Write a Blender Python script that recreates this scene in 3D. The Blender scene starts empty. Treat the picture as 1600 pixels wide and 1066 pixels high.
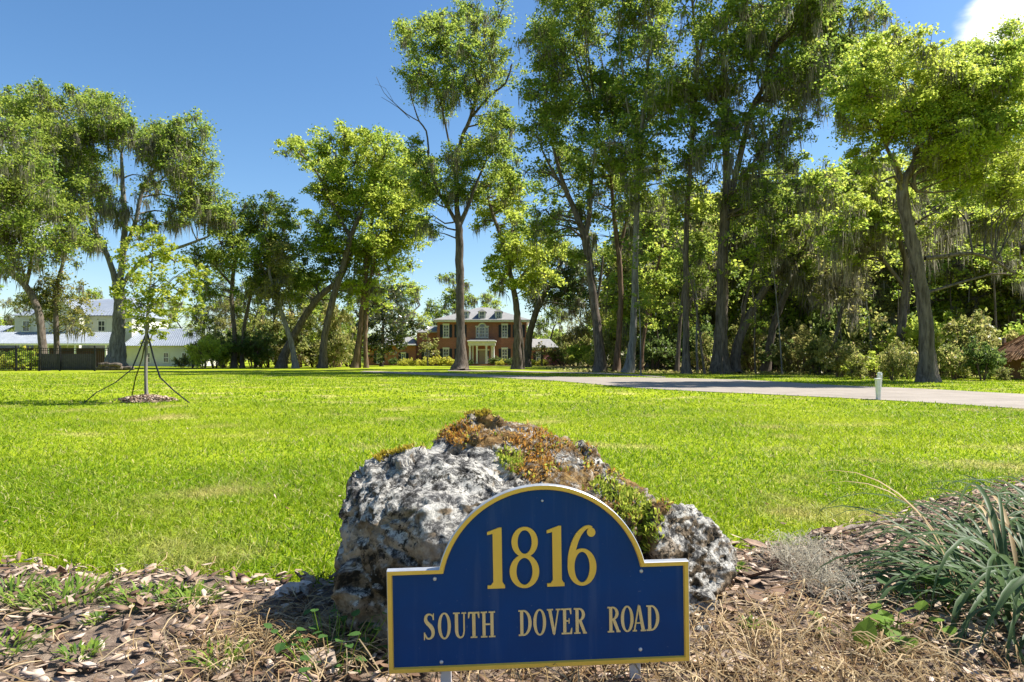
import bpy, bmesh, math, random
import numpy as np
from mathutils import Vector, Matrix, noise as mnoise

# ------------------------------------------------------------------ camera, sky, sun, exposure
S = bpy.context.scene
COL = S.collection
R = math.radians
F, HX, HY, EYE = 1060.0, 800.0, 562.0, 0.8      # focal length and horizon in photo pixels, eye height in metres

cam_d = bpy.data.cameras.new('camera')
cam = bpy.data.objects.new('camera', cam_d)
COL.objects.link(cam)
cam.location = (0, 0, EYE)
cam.rotation_euler = (R(90), 0, 0)
cam_d.sensor_fit = 'HORIZONTAL'
cam_d.sensor_width = 36.0
cam_d.lens = 36.0 * F / 1600.0
cam_d.shift_y = (HY - 533.0) / 1600.0
cam_d.clip_start = 0.05
cam_d.clip_end = 3000
S.camera = cam

SUN_EL, SUN_AZ = R(52), R(76)                    # azimuth from +Y towards +X
w = bpy.data.worlds.new('World'); S.world = w; w.use_nodes = True
wn, wl = w.node_tree.nodes, w.node_tree.links
wn.clear()
sky = wn.new('ShaderNodeTexSky'); sky.sky_type = 'NISHITA'; sky.sun_disc = False
sky.sun_elevation = SUN_EL; sky.sun_rotation = SUN_AZ
sky.air_density = 1.0; sky.dust_density = 0.5; sky.ozone_density = 2.0
tc = wn.new('ShaderNodeTexCoord')
mp = wn.new('ShaderNodeMapping'); mp.inputs['Scale'].default_value = (1.0, 1.0, 2.6); mp.inputs['Location'].default_value = (3.1, 0.4, 1.7)
nz = wn.new('ShaderNodeTexNoise'); nz.inputs['Scale'].default_value = 3.2; nz.inputs['Detail'].default_value = 9; nz.inputs['Roughness'].default_value = 0.55
# one cumulus stands high on the right, low ones behind the woods on the left
def lobe(direction, lo, hi, top=0.36):
    v = wn.new('ShaderNodeVectorMath'); v.operation = 'DOT_PRODUCT'
    dv = Vector(direction).normalized(); v.inputs[1].default_value = dv
    wl.new(tc.outputs['Generated'], v.inputs[0])
    m = wn.new('ShaderNodeMapRange'); m.inputs[1].default_value = lo; m.inputs[2].default_value = hi
    m.inputs[3].default_value = 0; m.inputs[4].default_value = top
    wl.new(v.outputs['Value'], m.inputs[0])
    return m.outputs[0]
def add(a, b):
    n = wn.new('ShaderNodeMath'); n.operation = 'ADD'; wl.new(a, n.inputs[0]); wl.new(b, n.inputs[1]); return n.outputs[0]
wl.new(tc.outputs['Generated'], mp.inputs[0]); wl.new(mp.outputs[0], nz.inputs['Vector'])
s1 = lobe(((1675 - HX) / F, 1, (HY + 0) / F), 0.992, 0.9995)
s2 = lobe(((-30 - HX) / F, 1, (HY - 285) / F), 0.993, 0.9995)
s4 = lobe(((470 - HX) / F, 1, (HY - 63) / F), 0.9994, 1.0, 0.20)
tot = add(add(nz.outputs['Fac'], s1), add(s2, s4))
cr = wn.new('ShaderNodeMapRange'); cr.inputs[1].default_value = 0.70; cr.inputs[2].default_value = 0.86; cr.interpolation_type = 'SMOOTHSTEP'
wl.new(tot, cr.inputs[0])
mx = wn.new('ShaderNodeMix'); mx.data_type = 'RGBA'
mx.inputs[7].default_value = (8.5, 8.6, 8.8, 1)
hs = wn.new('ShaderNodeHueSaturation'); hs.inputs['Saturation'].default_value = 1.22; wl.new(sky.outputs[0], hs.inputs['Color'])
wl.new(cr.outputs[0], mx.inputs[0]); wl.new(hs.outputs[0], mx.inputs[6])
bg = wn.new('ShaderNodeBackground'); bg.inputs['Strength'].default_value = 0.082
wo = wn.new('ShaderNodeOutputWorld')
wl.new(mx.outputs[2], bg.inputs[0]); wl.new(bg.outputs[0], wo.inputs[0])

sun_d = bpy.data.lights.new('sun', 'SUN'); sun_d.energy = 5.0; sun_d.angle = R(0.53); sun_d.color = (1.0, 0.955, 0.87)
sun = bpy.data.objects.new('sun', sun_d); COL.objects.link(sun)
sv = Vector((math.cos(SUN_EL) * math.sin(SUN_AZ), math.cos(SUN_EL) * math.cos(SUN_AZ), math.sin(SUN_EL)))
sun.rotation_euler = sv.to_track_quat('Z', 'Y').to_euler()
sun.location = (20, 10, 40)

vs = S.view_settings
vs.view_transform = 'Standard'; vs.look = 'None'; vs.exposure = 1.15; vs.gamma = 1.0; vs.use_curve_mapping = False
S.cycles.max_bounces = 8; S.cycles.diffuse_bounces = 4; S.cycles.transmission_bounces = 6
S.cycles.transparent_max_bounces = 4; S.cycles.use_denoising = True

# ------------------------------------------------------------------ helpers
def P(px, py, d):
    return Vector(((px - HX) / F * d, d, EYE - (py - HY) / F * d))
def gd(py):
    return EYE * F / (py - HY)
def G(px, py):
    d = gd(py); return Vector(((px - HX) / F * d, d, 0))

def mesh_np(name, verts, faces, mat, parent=None, smooth=False):
    verts = np.asarray(verts, dtype=np.float32).reshape(-1, 3)
    faces = np.asarray(faces, dtype=np.int32)
    me = bpy.data.meshes.new(name)
    k = faces.shape[1]
    me.vertices.add(len(verts)); me.vertices.foreach_set('co', verts.ravel())
    me.loops.add(faces.size); me.loops.foreach_set('vertex_index', faces.ravel())
    me.polygons.add(len(faces))
    me.polygons.foreach_set('loop_start', np.arange(0, faces.size, k, dtype=np.int32))
    try: me.polygons.foreach_set('loop_total', np.full(len(faces), k, dtype=np.int32))
    except Exception: pass
    if smooth: me.polygons.foreach_set('use_smooth', np.ones(len(faces), dtype=bool))
    me.update(calc_edges=True); me.validate()
    return link(name, me, mat, parent)

def link(name, me, mat, parent=None):
    o = bpy.data.objects.new(name, me)
    if mat is not None and not me.materials: me.materials.append(mat)
    COL.objects.link(o)
    if parent is not None: o.parent = parent
    return o

class MB:
    def __init__(s): s.v, s.f = [], []
    def add(s, vs_, fs):
        n = len(s.v); s.v += [tuple(v) for v in vs_]; s.f += [tuple(i + n for i in f) for f in fs]; return s
    def box(s, x0, x1, y0, y1, z0, z1):
        return s.add([(x0,y0,z0),(x1,y0,z0),(x1,y1,z0),(x0,y1,z0),(x0,y0,z1),(x1,y0,z1),(x1,y1,z1),(x0,y1,z1)],
                     [(0,3,2,1),(4,5,6,7),(0,1,5,4),(1,2,6,5),(2,3,7,6),(3,0,4,7)])
    def prism(s, poly, y0, y1):          # polygon in x,z extruded along y (y0 nearer)
        n = len(poly)
        vs_ = [(x, y0, z) for x, z in poly] + [(x, y1, z) for x, z in poly]
        fs = [tuple(range(n)), tuple(range(2*n-1, n-1, -1))] + [((i+1) % n, i, i+n, (i+1) % n + n) for i in range(n)]
        return s.add(vs_, fs)
    def tube(s, pts, rad, n=8, cap=True):
        v, f = tube_np([Vector(p) for p in pts], rad, n)
        b = len(s.v); s.v += [tuple(x) for x in v]; s.f += [tuple(int(i) + b for i in q) for q in f]
        if cap:
            m = len(pts); s.f.append(tuple(b + i for i in range(n))[::-1]); s.f.append(tuple(b + (m-1)*n + i for i in range(n)))
        return s
    def lathe(s, prof, cx, cy, n=16):
        vs_ = [(cx + r*math.cos(2*math.pi*i/n), cy + r*math.sin(2*math.pi*i/n), z) for r, z in prof for i in range(n)]
        m = len(prof)
        fs = [(j*n+i, j*n+(i+1) % n, (j+1)*n+(i+1) % n, (j+1)*n+i) for j in range(m-1) for i in range(n)]
        fs += [tuple(range(n))[::-1], tuple((m-1)*n+i for i in range(n))]
        return s.add(vs_, fs)
    def build(s, name, mat, parent=None, smooth=False, bevel=0):
        me = bpy.data.meshes.new(name); me.from_pydata(s.v, [], s.f); me.update()
        bm = bmesh.new(); bm.from_mesh(me)
        bmesh.ops.recalc_face_normals(bm, faces=bm.faces)
        if bevel:
            bmesh.ops.bevel(bm, geom=[e for e in bm.edges if len(e.link_faces) == 2 and e.calc_face_angle(0) > 0.6], offset=bevel, segments=2, affect='EDGES', profile=0.5)
        bm.to_mesh(me); bm.free()
        if smooth:
            for p in me.polygons: p.use_smooth = True
        return link(name, me, mat, parent)

def tube_np(pts, rad, n=8, rough=None):
    m = len(pts); out = np.zeros((m, n, 3)); t_prev = None; nrm = None
    ang = np.arange(n) * 2 * math.pi / n
    for i, p in enumerate(pts):
        t = (pts[min(i+1, m-1)] - pts[max(i-1, 0)]).normalized()
        if nrm is None:
            nrm = t.orthogonal().normalized()
        else:
            nrm = (nrm - t * nrm.dot(t))
            nrm = nrm.normalized() if nrm.length > 1e-6 else t.orthogonal().normalized()
        b = t.cross(nrm)
        r = np.full(n, rad[i])
        if rough is not None: r = r * rough(i, ang)
        out[i] = np.array(p)[None] + (np.cos(ang)*r)[:, None]*np.array(nrm)[None] + (np.sin(ang)*r)[:, None]*np.array(b)[None]
    f = []
    idx = np.arange(m*n).reshape(m, n)
    a = idx[:-1]; b_ = np.roll(idx, -1, 1)[:-1]; c = np.roll(idx, -1, 1)[1:]; d = idx[1:]
    f = np.stack([a, b_, c, d], -1).reshape(-1, 4)
    return out.reshape(-1, 3), f

def spline(pts, rad, step):
    """Catmull-Rom through pts (Vectors) with radii, resampled about every step metres."""
    P_, r_ = [], []
    n = len(pts)
    for i in range(n-1):
        p0, p1, p2, p3 = pts[max(i-1,0)], pts[i], pts[i+1], pts[min(i+2,n-1)]
        k = max(2, int((p2-p1).length/step))
        for j in range(k):
            t = j/k
            P_.append(0.5*((2*p1)+(p2-p0)*t+(2*p0-5*p1+4*p2-p3)*t*t+(3*p1-p0-3*p2+p3)*t**3))
            r_.append(rad[i]*(1-t)+rad[i+1]*t)
    P_.append(pts[-1].copy()); r_.append(rad[-1])
    return P_, r_

def cat(parts):
    vs_, fs, n = [], [], 0
    for v, f in parts:
        vs_.append(v); fs.append(np.asarray(f) + n); n += len(v)
    return np.concatenate(vs_), np.concatenate(fs)

def tag(o, label=None, cat_=None, group=None, kind=None):
    if label: o['label'] = label
    if cat_: o['category'] = cat_
    if group: o['group'] = group
    if kind: o['kind'] = kind
    return o
def empty(name, loc=(0,0,0), rz=0):
    o = bpy.data.objects.new(name, None); COL.objects.link(o); o.location = loc; o.rotation_euler = (0,0,rz); o.empty_display_size = 0.2
    return o
def thing(name, label, cat_, loc=(0,0,0), rz=0, group=None):
    return tag(empty(name, loc, rz), label, cat_, group)
def copy_tree(o, parent=None):
    c = o.copy(); COL.objects.link(c); c.parent = parent
    for ch in list(o.children): copy_tree(ch, c)
    return c

# ------------------------------------------------------------------ materials
def newmat(name):
    m = bpy.data.materials.new(name); m.use_nodes = True
    n, l = m.node_tree.nodes, m.node_tree.links
    return m, n, l, n['Principled BSDF']
def ramp(n, stops):
    r = n.new('ShaderNodeValToRGB')
    e = r.color_ramp.elements
    while len(e) > 1: e.remove(e[-1])
    e[0].position = stops[0][0]; e[0].color = (*stops[0][1], 1)
    for p, c in stops[1:]:
        x = e.new(p); x.color = (*c, 1)
    return r
def noise_tex(n, l, scale, detail=6, rough=0.55, coord='Object', stretch=None, dist=0.0):
    t = n.new('ShaderNodeTexCoord'); x = n.new('ShaderNodeTexNoise')
    x.inputs['Scale'].default_value = scale; x.inputs['Detail'].default_value = detail; x.inputs['Roughness'].default_value = rough
    x.inputs['Distortion'].default_value = dist
    if stretch:
        m = n.new('ShaderNodeMapping'); m.inputs['Scale'].default_value = stretch
        l.new(t.outputs[coord], m.inputs[0]); l.new(m.outputs[0], x.inputs['Vector'])
    else: l.new(t.outputs[coord], x.inputs['Vector'])
    return x
def mixc(n, l, fac, a, b, mode='MIX'):
    m = n.new('ShaderNodeMix'); m.data_type = 'RGBA'; m.blend_type = mode
    for s, i in ((fac, 0), (a, 6), (b, 7)):
        if hasattr(s, 'is_output') or hasattr(s, 'links'): l.new(s, m.inputs[i])
        elif i == 0: m.inputs[0].default_value = s
        else: m.inputs[i].default_value = (*s, 1)
    return m.outputs[2]
def mapr(n, l, src, a, b, c=0.0, d=1.0):
    m = n.new('ShaderNodeMapRange'); m.inputs[1].default_value = a; m.inputs[2].default_value = b; m.inputs[3].default_value = c; m.inputs[4].default_value = d
    l.new(src, m.inputs[0]); return m.outputs[0]
def math_(n, l, op, a, b):
    m = n.new('ShaderNodeMath'); m.operation = op
    for s, i in ((a, 0), (b, 1)):
        if hasattr(s, 'links'): l.new(s, m.inputs[i])
        else: m.inputs[i].default_value = s
    return m.outputs[0]
def bump(n, l, h, b, strength=0.5, dist=0.02):
    x = n.new('ShaderNodeBump'); x.inputs['Strength'].default_value = strength; x.inputs['Distance'].default_value = dist
    l.new(h, x.inputs['Height']); l.new(x.outputs[0], b.inputs['Normal'])

def plain(name, c1, c2=None, rough=0.6, scale=6, spec=0.3, metallic=0, bmp=0.0, coord='Object'):
    m, n, l, b = newmat(name)
    c2 = c2 or tuple(x*0.8 for x in c1)
    x = noise_tex(n, l, scale, 7, 0.6, coord)
    r = ramp(n, [(0.3, c2), (0.7, c1)]); l.new(x.outputs['Fac'], r.inputs[0]); l.new(r.outputs[0], b.inputs['Base Color'])
    b.inputs['Roughness'].default_value = rough; b.inputs['Specular IOR Level'].default_value = spec; b.inputs['Metallic'].default_value = metallic
    if bmp: bump(n, l, x.outputs['Fac'], b, 0.5, bmp)
    return m

def leafmat(name, stops, trans=0.45, gloss=0.25, rough=0.5, patch=None, tcol=1.7, pscale=0.25):
    """per-leaf colour from Random Per Island, slow drift over the plant from a noise, light passing through"""
    m, n, l, b = newmat(name)
    g = n.new('ShaderNodeNewGeometry')
    r = ramp(n, stops); l.new(g.outputs['Random Per Island'], r.inputs[0])
    col = r.outputs[0]
    x = n.new('ShaderNodeTexNoise'); x.inputs['Scale'].default_value = pscale; x.inputs['Detail'].default_value = 3
    l.new(g.outputs['Position'], x.inputs['Vector'])
    if patch:
        f = mapr(n, l, x.outputs['Fac'], 0.42, 0.62)
        col = mixc(n, l, f, col, patch) if patch else col
        col = mixc(n, l, 0.55, r.outputs[0], col)
    l.new(col, b.inputs['Base Color']); b.inputs['Roughness'].default_value = rough; b.inputs['Specular IOR Level'].default_value = gloss
    t = n.new('ShaderNodeBsdfTranslucent')
    h = n.new('ShaderNodeHueSaturation'); h.inputs['Value'].default_value = tcol; h.inputs['Hue'].default_value = 0.49; h.inputs['Saturation'].default_value = 0.93
    l.new(col, h.inputs['Color']); l.new(h.outputs[0], t.inputs['Color'])
    ms = n.new('ShaderNodeMixShader'); ms.inputs[0].default_value = trans
    l.new(b.outputs[0], ms.inputs[1]); l.new(t.outputs[0], ms.inputs[2])
    l.new(ms.outputs[0], n['Material Output'].inputs[0])
    return m

def barkmat(name, dark, light, scale=9.0, lichen=0.25, lich=(0.32,0.33,0.30)):
    m, n, l, b = newmat(name)
    x = noise_tex(n, l, scale, 8, 0.65, 'Object', (1, 1, 0.16), 0.6)
    r = ramp(n, [(0.35, dark), (0.62, light)]); l.new(x.outputs['Fac'], r.inputs[0])
    y = noise_tex(n, l, 1.1, 6, 0.7)
    f = mapr(n, l, y.outputs['Fac'], 0.55, 0.72, 0, lichen)
    l.new(mixc(n, l, f, r.outputs[0], lich), b.inputs['Base Color'])
    b.inputs['Roughness'].default_value = 0.92; b.inputs['Specular IOR Level'].default_value = 0.12
    bump(n, l, x.outputs['Fac'], b, 0.9, 0.06)
    return m

M = {}
M['bark'] = barkmat('bark', (0.05,0.04,0.032), (0.18,0.145,0.12))
M['bark_grey'] = barkmat('bark_grey', (0.09,0.08,0.07), (0.27,0.25,0.23), 8, 0.5)
M['bark_brown'] = barkmat('bark_brown', (0.065,0.042,0.03), (0.22,0.145,0.10))
M['leaf_oak'] = leafmat('leaf_oak', [(0,(0.0635,0.12,0.0157)),(0.45,(0.136,0.223,0.0235)),(0.8,(0.236,0.319,0.0326)),(1,(0.296,0.31,0.0407))], 0.58, patch=(0.217,0.271,0.0261))
M['leaf_bright'] = leafmat('leaf_bright', [(0,(0.0906,0.16,0.0157)),(0.4,(0.2,0.303,0.0261)),(0.8,(0.344,0.431,0.0391)),(1,(0.396,0.398,0.0509))], 0.58, patch=(0.344,0.383,0.0391))
M['leaf_olive'] = leafmat('leaf_olive', [(0,(0.0725,0.0957,0.0261)),(0.5,(0.154,0.191,0.0391)),(0.85,(0.254,0.271,0.0588)),(1,(0.339,0.274,0.092))], 0.58, patch=(0.271,0.239,0.0653))
M['leaf_dark'] = leafmat('leaf_dark', [(0,(0.0363,0.0718,0.0157)),(0.5,(0.0725,0.128,0.0235)),(1,(0.128,0.174,0.0305))], 0.58, 0.4, 0.4, patch=(0.128,0.16,0.0391))
M['leaf_young'] = leafmat('leaf_young', [(0,(0.11,0.17,0.01)),(0.5,(0.23,0.30,0.015)),(1,(0.40,0.40,0.05))], 0.5)
M['leaf_shrub'] = leafmat('leaf_shrub', [(0,(0.0652,0.104,0.0188)),(0.5,(0.17,0.207,0.0376)),(0.85,(0.313,0.31,0.0749)),(1,(0.387,0.322,0.132))], 0.58, 0.4, 0.4, patch=(0.261,0.23,0.0749))
M['leaf_yellow'] = leafmat('leaf_yellow', [(0,(0.232,0.275,0.029)),(0.6,(0.493,0.493,0.0435)),(1,(0.696,0.609,0.087))], 0.4)
M['leaf_pink'] = leafmat('leaf_pink', [(0,(0.145,0.217,0.0435)),(0.4,(0.174,0.246,0.058)),(0.5,(0.725,0.145,0.29)),(1,(0.943,0.362,0.507))], 0.3)
M['leaf_magnolia'] = leafmat('leaf_magnolia', [(0,(0.03,0.05,0.02)),(0.6,(0.06,0.09,0.03)),(0.85,(0.11,0.12,0.05)),(1,(0.2,0.16,0.08))], 0.2, 0.9, 0.22)
M['moss_hang'] = leafmat('moss_hang', [(0,(0.09,0.085,0.06)),(0.6,(0.20,0.185,0.135)),(1,(0.36,0.335,0.25))], 0.4, 0.05, 0.9)
M['fallen'] = leafmat('fallen_moss', [(0,(0.22,0.20,0.15)),(0.6,(0.36,0.33,0.25)),(1,(0.5,0.47,0.38))], 0.3, 0.05, 0.9)
M['grass'] = None

# ------------------------------------------------------------------ ground, drive, bed
rng = np.random.default_rng(7)
def lawn_edge(x):
    """distance (Y) at which the lawn begins in front of the bark bed"""
    pts = [(-6,3.1),(-2.6,2.66),(-1.95,2.60),(-1.3,2.50),(-0.6,2.38),(0.0,2.42),(0.5,2.6),(0.95,2.82),(1.3,2.95),(1.75,3.25),(2.3,3.75),(3.2,4.3),(4.2,4.9),(7,6.0)]
    xs = [p[0] for p in pts]; ys = [p[1] for p in pts]
    return np.interp(x, xs, ys) + 0.03*np.sin(np.asarray(x)*9.0) + 0.02*np.sin(np.asarray(x)*23+1)

def grassmats():
    def mk(name, blade):
        m, n, l, b = newmat(name)
        g = n.new('ShaderNodeNewGeometry')
        def nt(sc, det=4):
            x = n.new('ShaderNodeTexNoise'); x.inputs['Scale'].default_value = sc; x.inputs['Detail'].default_value = det
            l.new(g.outputs['Position'], x.inputs['Vector']); return x.outputs['Fac']
        if blade:
            r = ramp(n, [(0,(0.05,0.10,0.003)),(0.22,(0.14,0.23,0.004)),(0.45,(0.205,0.33,0.006)),(0.78,(0.30,0.425,0.012)),(0.90,(0.42,0.48,0.05)),(0.94,(0.56,0.48,0.18)),(1,(0.62,0.55,0.28))])
            l.new(g.outputs['Random Per Island'], r.inputs[0]); col = r.outputs[0]
        else:
            r = ramp(n, [(0.3,(0.13,0.19,0.008)),(0.55,(0.24,0.30,0.012)),(0.8,(0.34,0.36,0.03))])
            l.new(nt(9, 8), r.inputs[0]); col = r.outputs[0]
        f1 = mapr(n, l, nt(0.35), 0.45, 0.72, 0, 0.65)
        col = mixc(n, l, f1, col, (0.37,0.42,0.02))
        f2 = mapr(n, l, nt(0.9, 8), 0.56, 0.70, 0, 0.75)
        col = mixc(n, l, f2, col, (0.48,0.41,0.16))
        if not blade:
            # leaf litter under the wood beyond the drive
            sx = n.new('ShaderNodeSeparateXYZ'); l.new(g.outputs['Position'], sx.inputs[0])
            a = math_(n, l, 'SUBTRACT', sx.outputs[1], math_(n, l, 'MULTIPLY', sx.outputs[0], -0.85))
            a = math_(n, l, 'ADD', a, mapr(n, l, nt(0.6, 6), 0, 1, -6, 6))
            fl = mapr(n, l, a, 45.0, 49.0)
            r2 = ramp(n, [(0.3,(0.07,0.045,0.025)),(0.5,(0.20,0.15,0.07)),(0.62,(0.17,0.19,0.03)),(0.8,(0.30,0.24,0.12))]); l.new(nt(3, 9), r2.inputs[0])
            fx = mapr(n, l, sx.outputs[0], 2.0, 5.0)
            col = mixc(n, l, math_(n, l, 'MULTIPLY', fl, fx), col, r2.outputs[0])
        l.new(col, b.inputs['Base Color']); b.inputs['Roughness'].default_value = 0.55; b.inputs['Specular IOR Level'].default_value = 0.25
        if blade:
            t = n.new('ShaderNodeBsdfTranslucent'); l.new(col, t.inputs['Color'])
            ms = n.new('ShaderNodeMixShader'); ms.inputs[0].default_value = 0.5
            l.new(b.outputs[0], ms.inputs[1]); l.new(t.outputs[0], ms.inputs[2]); l.new(ms.outputs[0], n['Material Output'].inputs[0])
        else:
            b.inputs['Roughness'].default_value = 0.95; b.inputs['Specular IOR Level'].default_value = 0.05
            bump(n, l, nt(22, 6), b, 0.6, 0.05)
        return m
    return mk('grass_blade', True), mk('lawn_ground', False)
M['grass'], M['lawn'] = grassmats()

gm = MB(); gm.add([(-700,-60,0),(700,-60,0),(700,1600,0),(-700,1600,0)], [(0,1,2,3)])
ground = tag(gm.build('ground', M['lawn']), 'green lawn sheet running to the woods', None, None, 'structure')

# the drive: near and far edges read off the ground plane
near_px = [(2300,700),(1900,662),(1600,640),(1400,627),(1200,617),(1000,607),(860,595),(740,589),(660,586),(600,583.2),(560,581.5)]
far_px = [(2300,648),(1900,629),(1600,616.5),(1440,608),(1300,602),(1160,594),(1000,590.2),(880,589.2),(760,585.6),(660,582),(600,580.4),(570,580)]
def curve_pts(pts, n):
    P3 = [G(*p) for p in pts]; ps, _ = spline(P3, [0]*len(P3), 0.6)
    L = np.cumsum([0]+[(ps[i+1]-ps[i]).length for i in range(len(ps)-1)])
    t = np.linspace(0, L[-1], n); A = np.array(ps)
    return np.stack([np.interp(t, L, A[:, k]) for k in range(3)], 1)
nr, fr = curve_pts(near_px, 90), curve_pts(far_px, 90)
def concretemat():
    m, n, l, b = newmat('drive_concrete')
    x = noise_tex(n, l, 1.3, 8, 0.7); y = noise_tex(n, l, 60, 4, 0.7)
    r = ramp(n, [(0.3,(0.22,0.185,0.15)),(0.7,(0.32,0.275,0.23))]); l.new(x.outputs['Fac'], r.inputs[0])
    y2 = noise_tex(n, l, 0.45, 9, 0.75, 'Object', (1, 2.2, 1)); r2 = ramp(n, [(0.34,(0.58,0.57,0.56)),(0.48,(0.92,0.92,0.92)),(0.6,(1,1,1))]); l.new(y2.outputs['Fac'], r2.inputs[0])
    l.new(mixc(n, l, 0.6, r.outputs[0], r2.outputs[0], 'MULTIPLY'), b.inputs['Base Color'])
    b.inputs['Roughness'].default_value = 0.9; bump(n, l, y.outputs['Fac'], b, 0.3, 0.01); return m
M['concrete'] = concretemat()
v = np.concatenate([nr, fr]); v[:, 2] = 0.012
f = [(i, i+1, 91+i, 90+i) for i in range(89)]
tag(mesh_np('driveway', v, f, M['concrete']), 'pale concrete driveway curving across the lawn', None, None, 'structure')
n2 = curve_pts([(1040,590.5),(960,586.0),(900,583.8),(840,582.4),(780,581.0),(700,580.0)], 40); f2 = curve_pts([(1040,589.2),(960,583.6),(900,582.0),(840,580.6),(780,579.4),(700,578.6)], 40)
v = np.concatenate([n2, f2]); v[:, 2] = 0.016
tag(mesh_np('driveway_branch', v, [(i, i+1, 41+i, 40+i) for i in range(39)], M['concrete']), 'pale driveway branch leading to the brick house', None, None, 'structure')
path = MB(); path.box(-10.5, 3.5, 84.2, 85.4, 0.004, 0.03)
tag(path.build('path', M['concrete']), 'pale path before the brick house porch', None, None, 'structure')

def on_drive(x, y):
    """true where the ground belongs to the drive"""
    X = np.asarray(x); Y = np.asarray(y)
    def poly_in(poly):
        inside = np.zeros(len(X), bool); n = len(poly)
        j = n-1
        for i in range(n):
            xi, yi = poly[i][:2]; xj, yj = poly[j][:2]
            c = ((yi > Y) != (yj > Y)) & (X < (xj-xi)*(Y-yi)/(yj-yi+1e-12)+xi)
            inside ^= c; j = i
        return inside
    return poly_in(np.concatenate([nr, fr[::-1]])) | poly_in(np.concatenate([n2, f2[::-1]]))

# ---- grass blades
def blades(fade, ymin, ymax, dens, margin, hgt, wid, segs, lean):
    # sample by area in the trapezium seen from the camera plus a margin
    out = []
    A = 0
    ys = np.linspace(ymin, ymax, 400); wds = 1.56*ys + 2*margin
    A = np.trapezoid(wds, ys) if hasattr(np, 'trapezoid') else np.trapz(wds, ys)
    n = int(A*dens)
    cdf = np.cumsum(wds); cdf /= cdf[-1]
    y = np.interp(rng.random(n), cdf, ys); x = (rng.random(n)-0.5)*(1.56*y+2*margin)
    fa, fb, fc, fd = fade
    keep = np.clip((y-fa)/max(fb-fa, 1e-6), 0, 1)*np.clip((fd-y)/(fd-fc), 0, 1)
    k = (rng.random(n) < keep) & (y > lawn_edge(x)+rng.normal(0, 0.035, n)) & ~on_drive(x, y)
    # the boulder stands here
    k &= ~(((x-0.03)/0.55)**2+((y-2.35)/0.36)**2 < 1)
    x, y = x[k], y[k]; n = len(x)
    # tufts: blades gather a little
    h = hgt*(0.55+0.75*rng.random(n))*(0.85+0.3*np.sin(x*2.1+np.sin(y*1.7)*2)*np.sin(y*1.3+x))
    edge = np.exp(-(y-lawn_edge(x))/0.12); h = h*(1+0.5*np.clip(edge, 0, 1))
    th = rng.random(n)*2*np.pi; ph = rng.random(n)*2*np.pi
    wv = np.stack([np.cos(th), np.sin(th), np.zeros(n)], 1)*(wid*(0.6+0.8*rng.random(n)))[:, None]*0.5
    ln = np.stack([np.cos(ph), np.sin(ph), np.zeros(n)], 1)*(h*lean*rng.random(n))[:, None]
    base = np.stack([x, y, np.zeros(n)], 1); up = np.stack([np.zeros(n), np.zeros(n), h], 1)
    if segs == 1:
        V = np.stack([base-wv, base+wv, base+up+ln], 1).reshape(-1, 3)
        Fc = np.arange(3*n).reshape(n, 3)
        return V, Fc
    mid = base+up*0.62+ln*0.35
    tip = base+up*0.95+ln*1.15
    V = np.stack([base-wv*0.8, base+wv*0.8, mid+wv*0.8, mid-wv*0.8, tip], 1).reshape(-1, 3)
    i = np.arange(n)*5
    Fc = np.concatenate([np.stack([i, i+1, i+2], 1), np.stack([i, i+2, i+3], 1), np.stack([i+3, i+2, i+4], 1)])
    return V, Fc
parts = [blades((0, 0.1, 3.6, 5.8), 2.3, 5.8, 7200, 0.4, 0.034, 0.0058, 2, 1.9), blades((3.4, 5.8, 8, 15), 3.4, 15, 1700, 0.6, 0.036, 0.0095, 1, 1.9), blades((7, 15, 26, 44), 7, 44, 105, 1.5, 0.045, 0.032, 1, 1.5)]
v, f = cat(parts)
tag(mesh_np('grass', v, f, M['grass']), 'short bright green lawn grass', 'grass', None, 'stuff')

# ---- bark bed
def mulchbase():
    m, n, l, b = newmat('mulch_soil')
    x = noise_tex(n, l, 26, 9, 0.7); y = noise_tex(n, l, 3, 4)
    r = ramp(n, [(0.3,(0.05,0.033,0.023)),(0.5,(0.18,0.125,0.088)),(0.7,(0.38,0.29,0.21))]); l.new(x.outputs['Fac'], r.inputs[0])
    l.new(r.outputs[0], b.inputs['Base Color']); b.inputs['Roughness'].default_value = 0.95; bump(n, l, x.outputs['Fac'], b, 1, 0.03); return m
def islandmat(name, stops, rough=0.9, grain=40, trans=0.0):
    m, n, l, b = newmat(name)
    g = n.new('ShaderNodeNewGeometry'); oi = n.new('ShaderNodeObjectInfo')
    s = math_(n, l, 'FRACT', math_(n, l, 'ADD', g.outputs['Random Per Island'], oi.outputs['Random']), 0.0)
    r = ramp(n, stops); l.new(s, r.inputs[0])
    x = n.new('ShaderNodeTexNoise'); x.inputs['Scale'].default_value = grain; x.inputs['Detail'].default_value = 6; l.new(g.outputs['Position'], x.inputs['Vector'])
    r2 = ramp(n, [(0.3,(0.55,0.53,0.5)),(0.65,(1,1,1))]); l.new(x.outputs['Fac'], r2.inputs[0])
    l.new(mixc(n, l, 0.8, r.outputs[0], r2.outputs[0], 'MULTIPLY'), b.inputs['Base Color'])
    b.inputs['Roughness'].default_value = rough; b.inputs['Specular IOR Level'].default_value = 0.2
    bump(n, l, x.outputs['Fac'], b, 0.6, 0.004)
    if trans:
        t = n.new('ShaderNodeBsdfTranslucent'); l.new(r.outputs[0], t.inputs['Color'])
        ms = n.new('ShaderNodeMixShader'); ms.inputs[0].default_value = trans
        l.new(b.outputs[0], ms.inputs[1]); l.new(t.outputs[0], ms.inputs[2]); l.new(ms.outputs[0], n['Material Output'].inputs[0])
    return m
M['soil'] = mulchbase()
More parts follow.
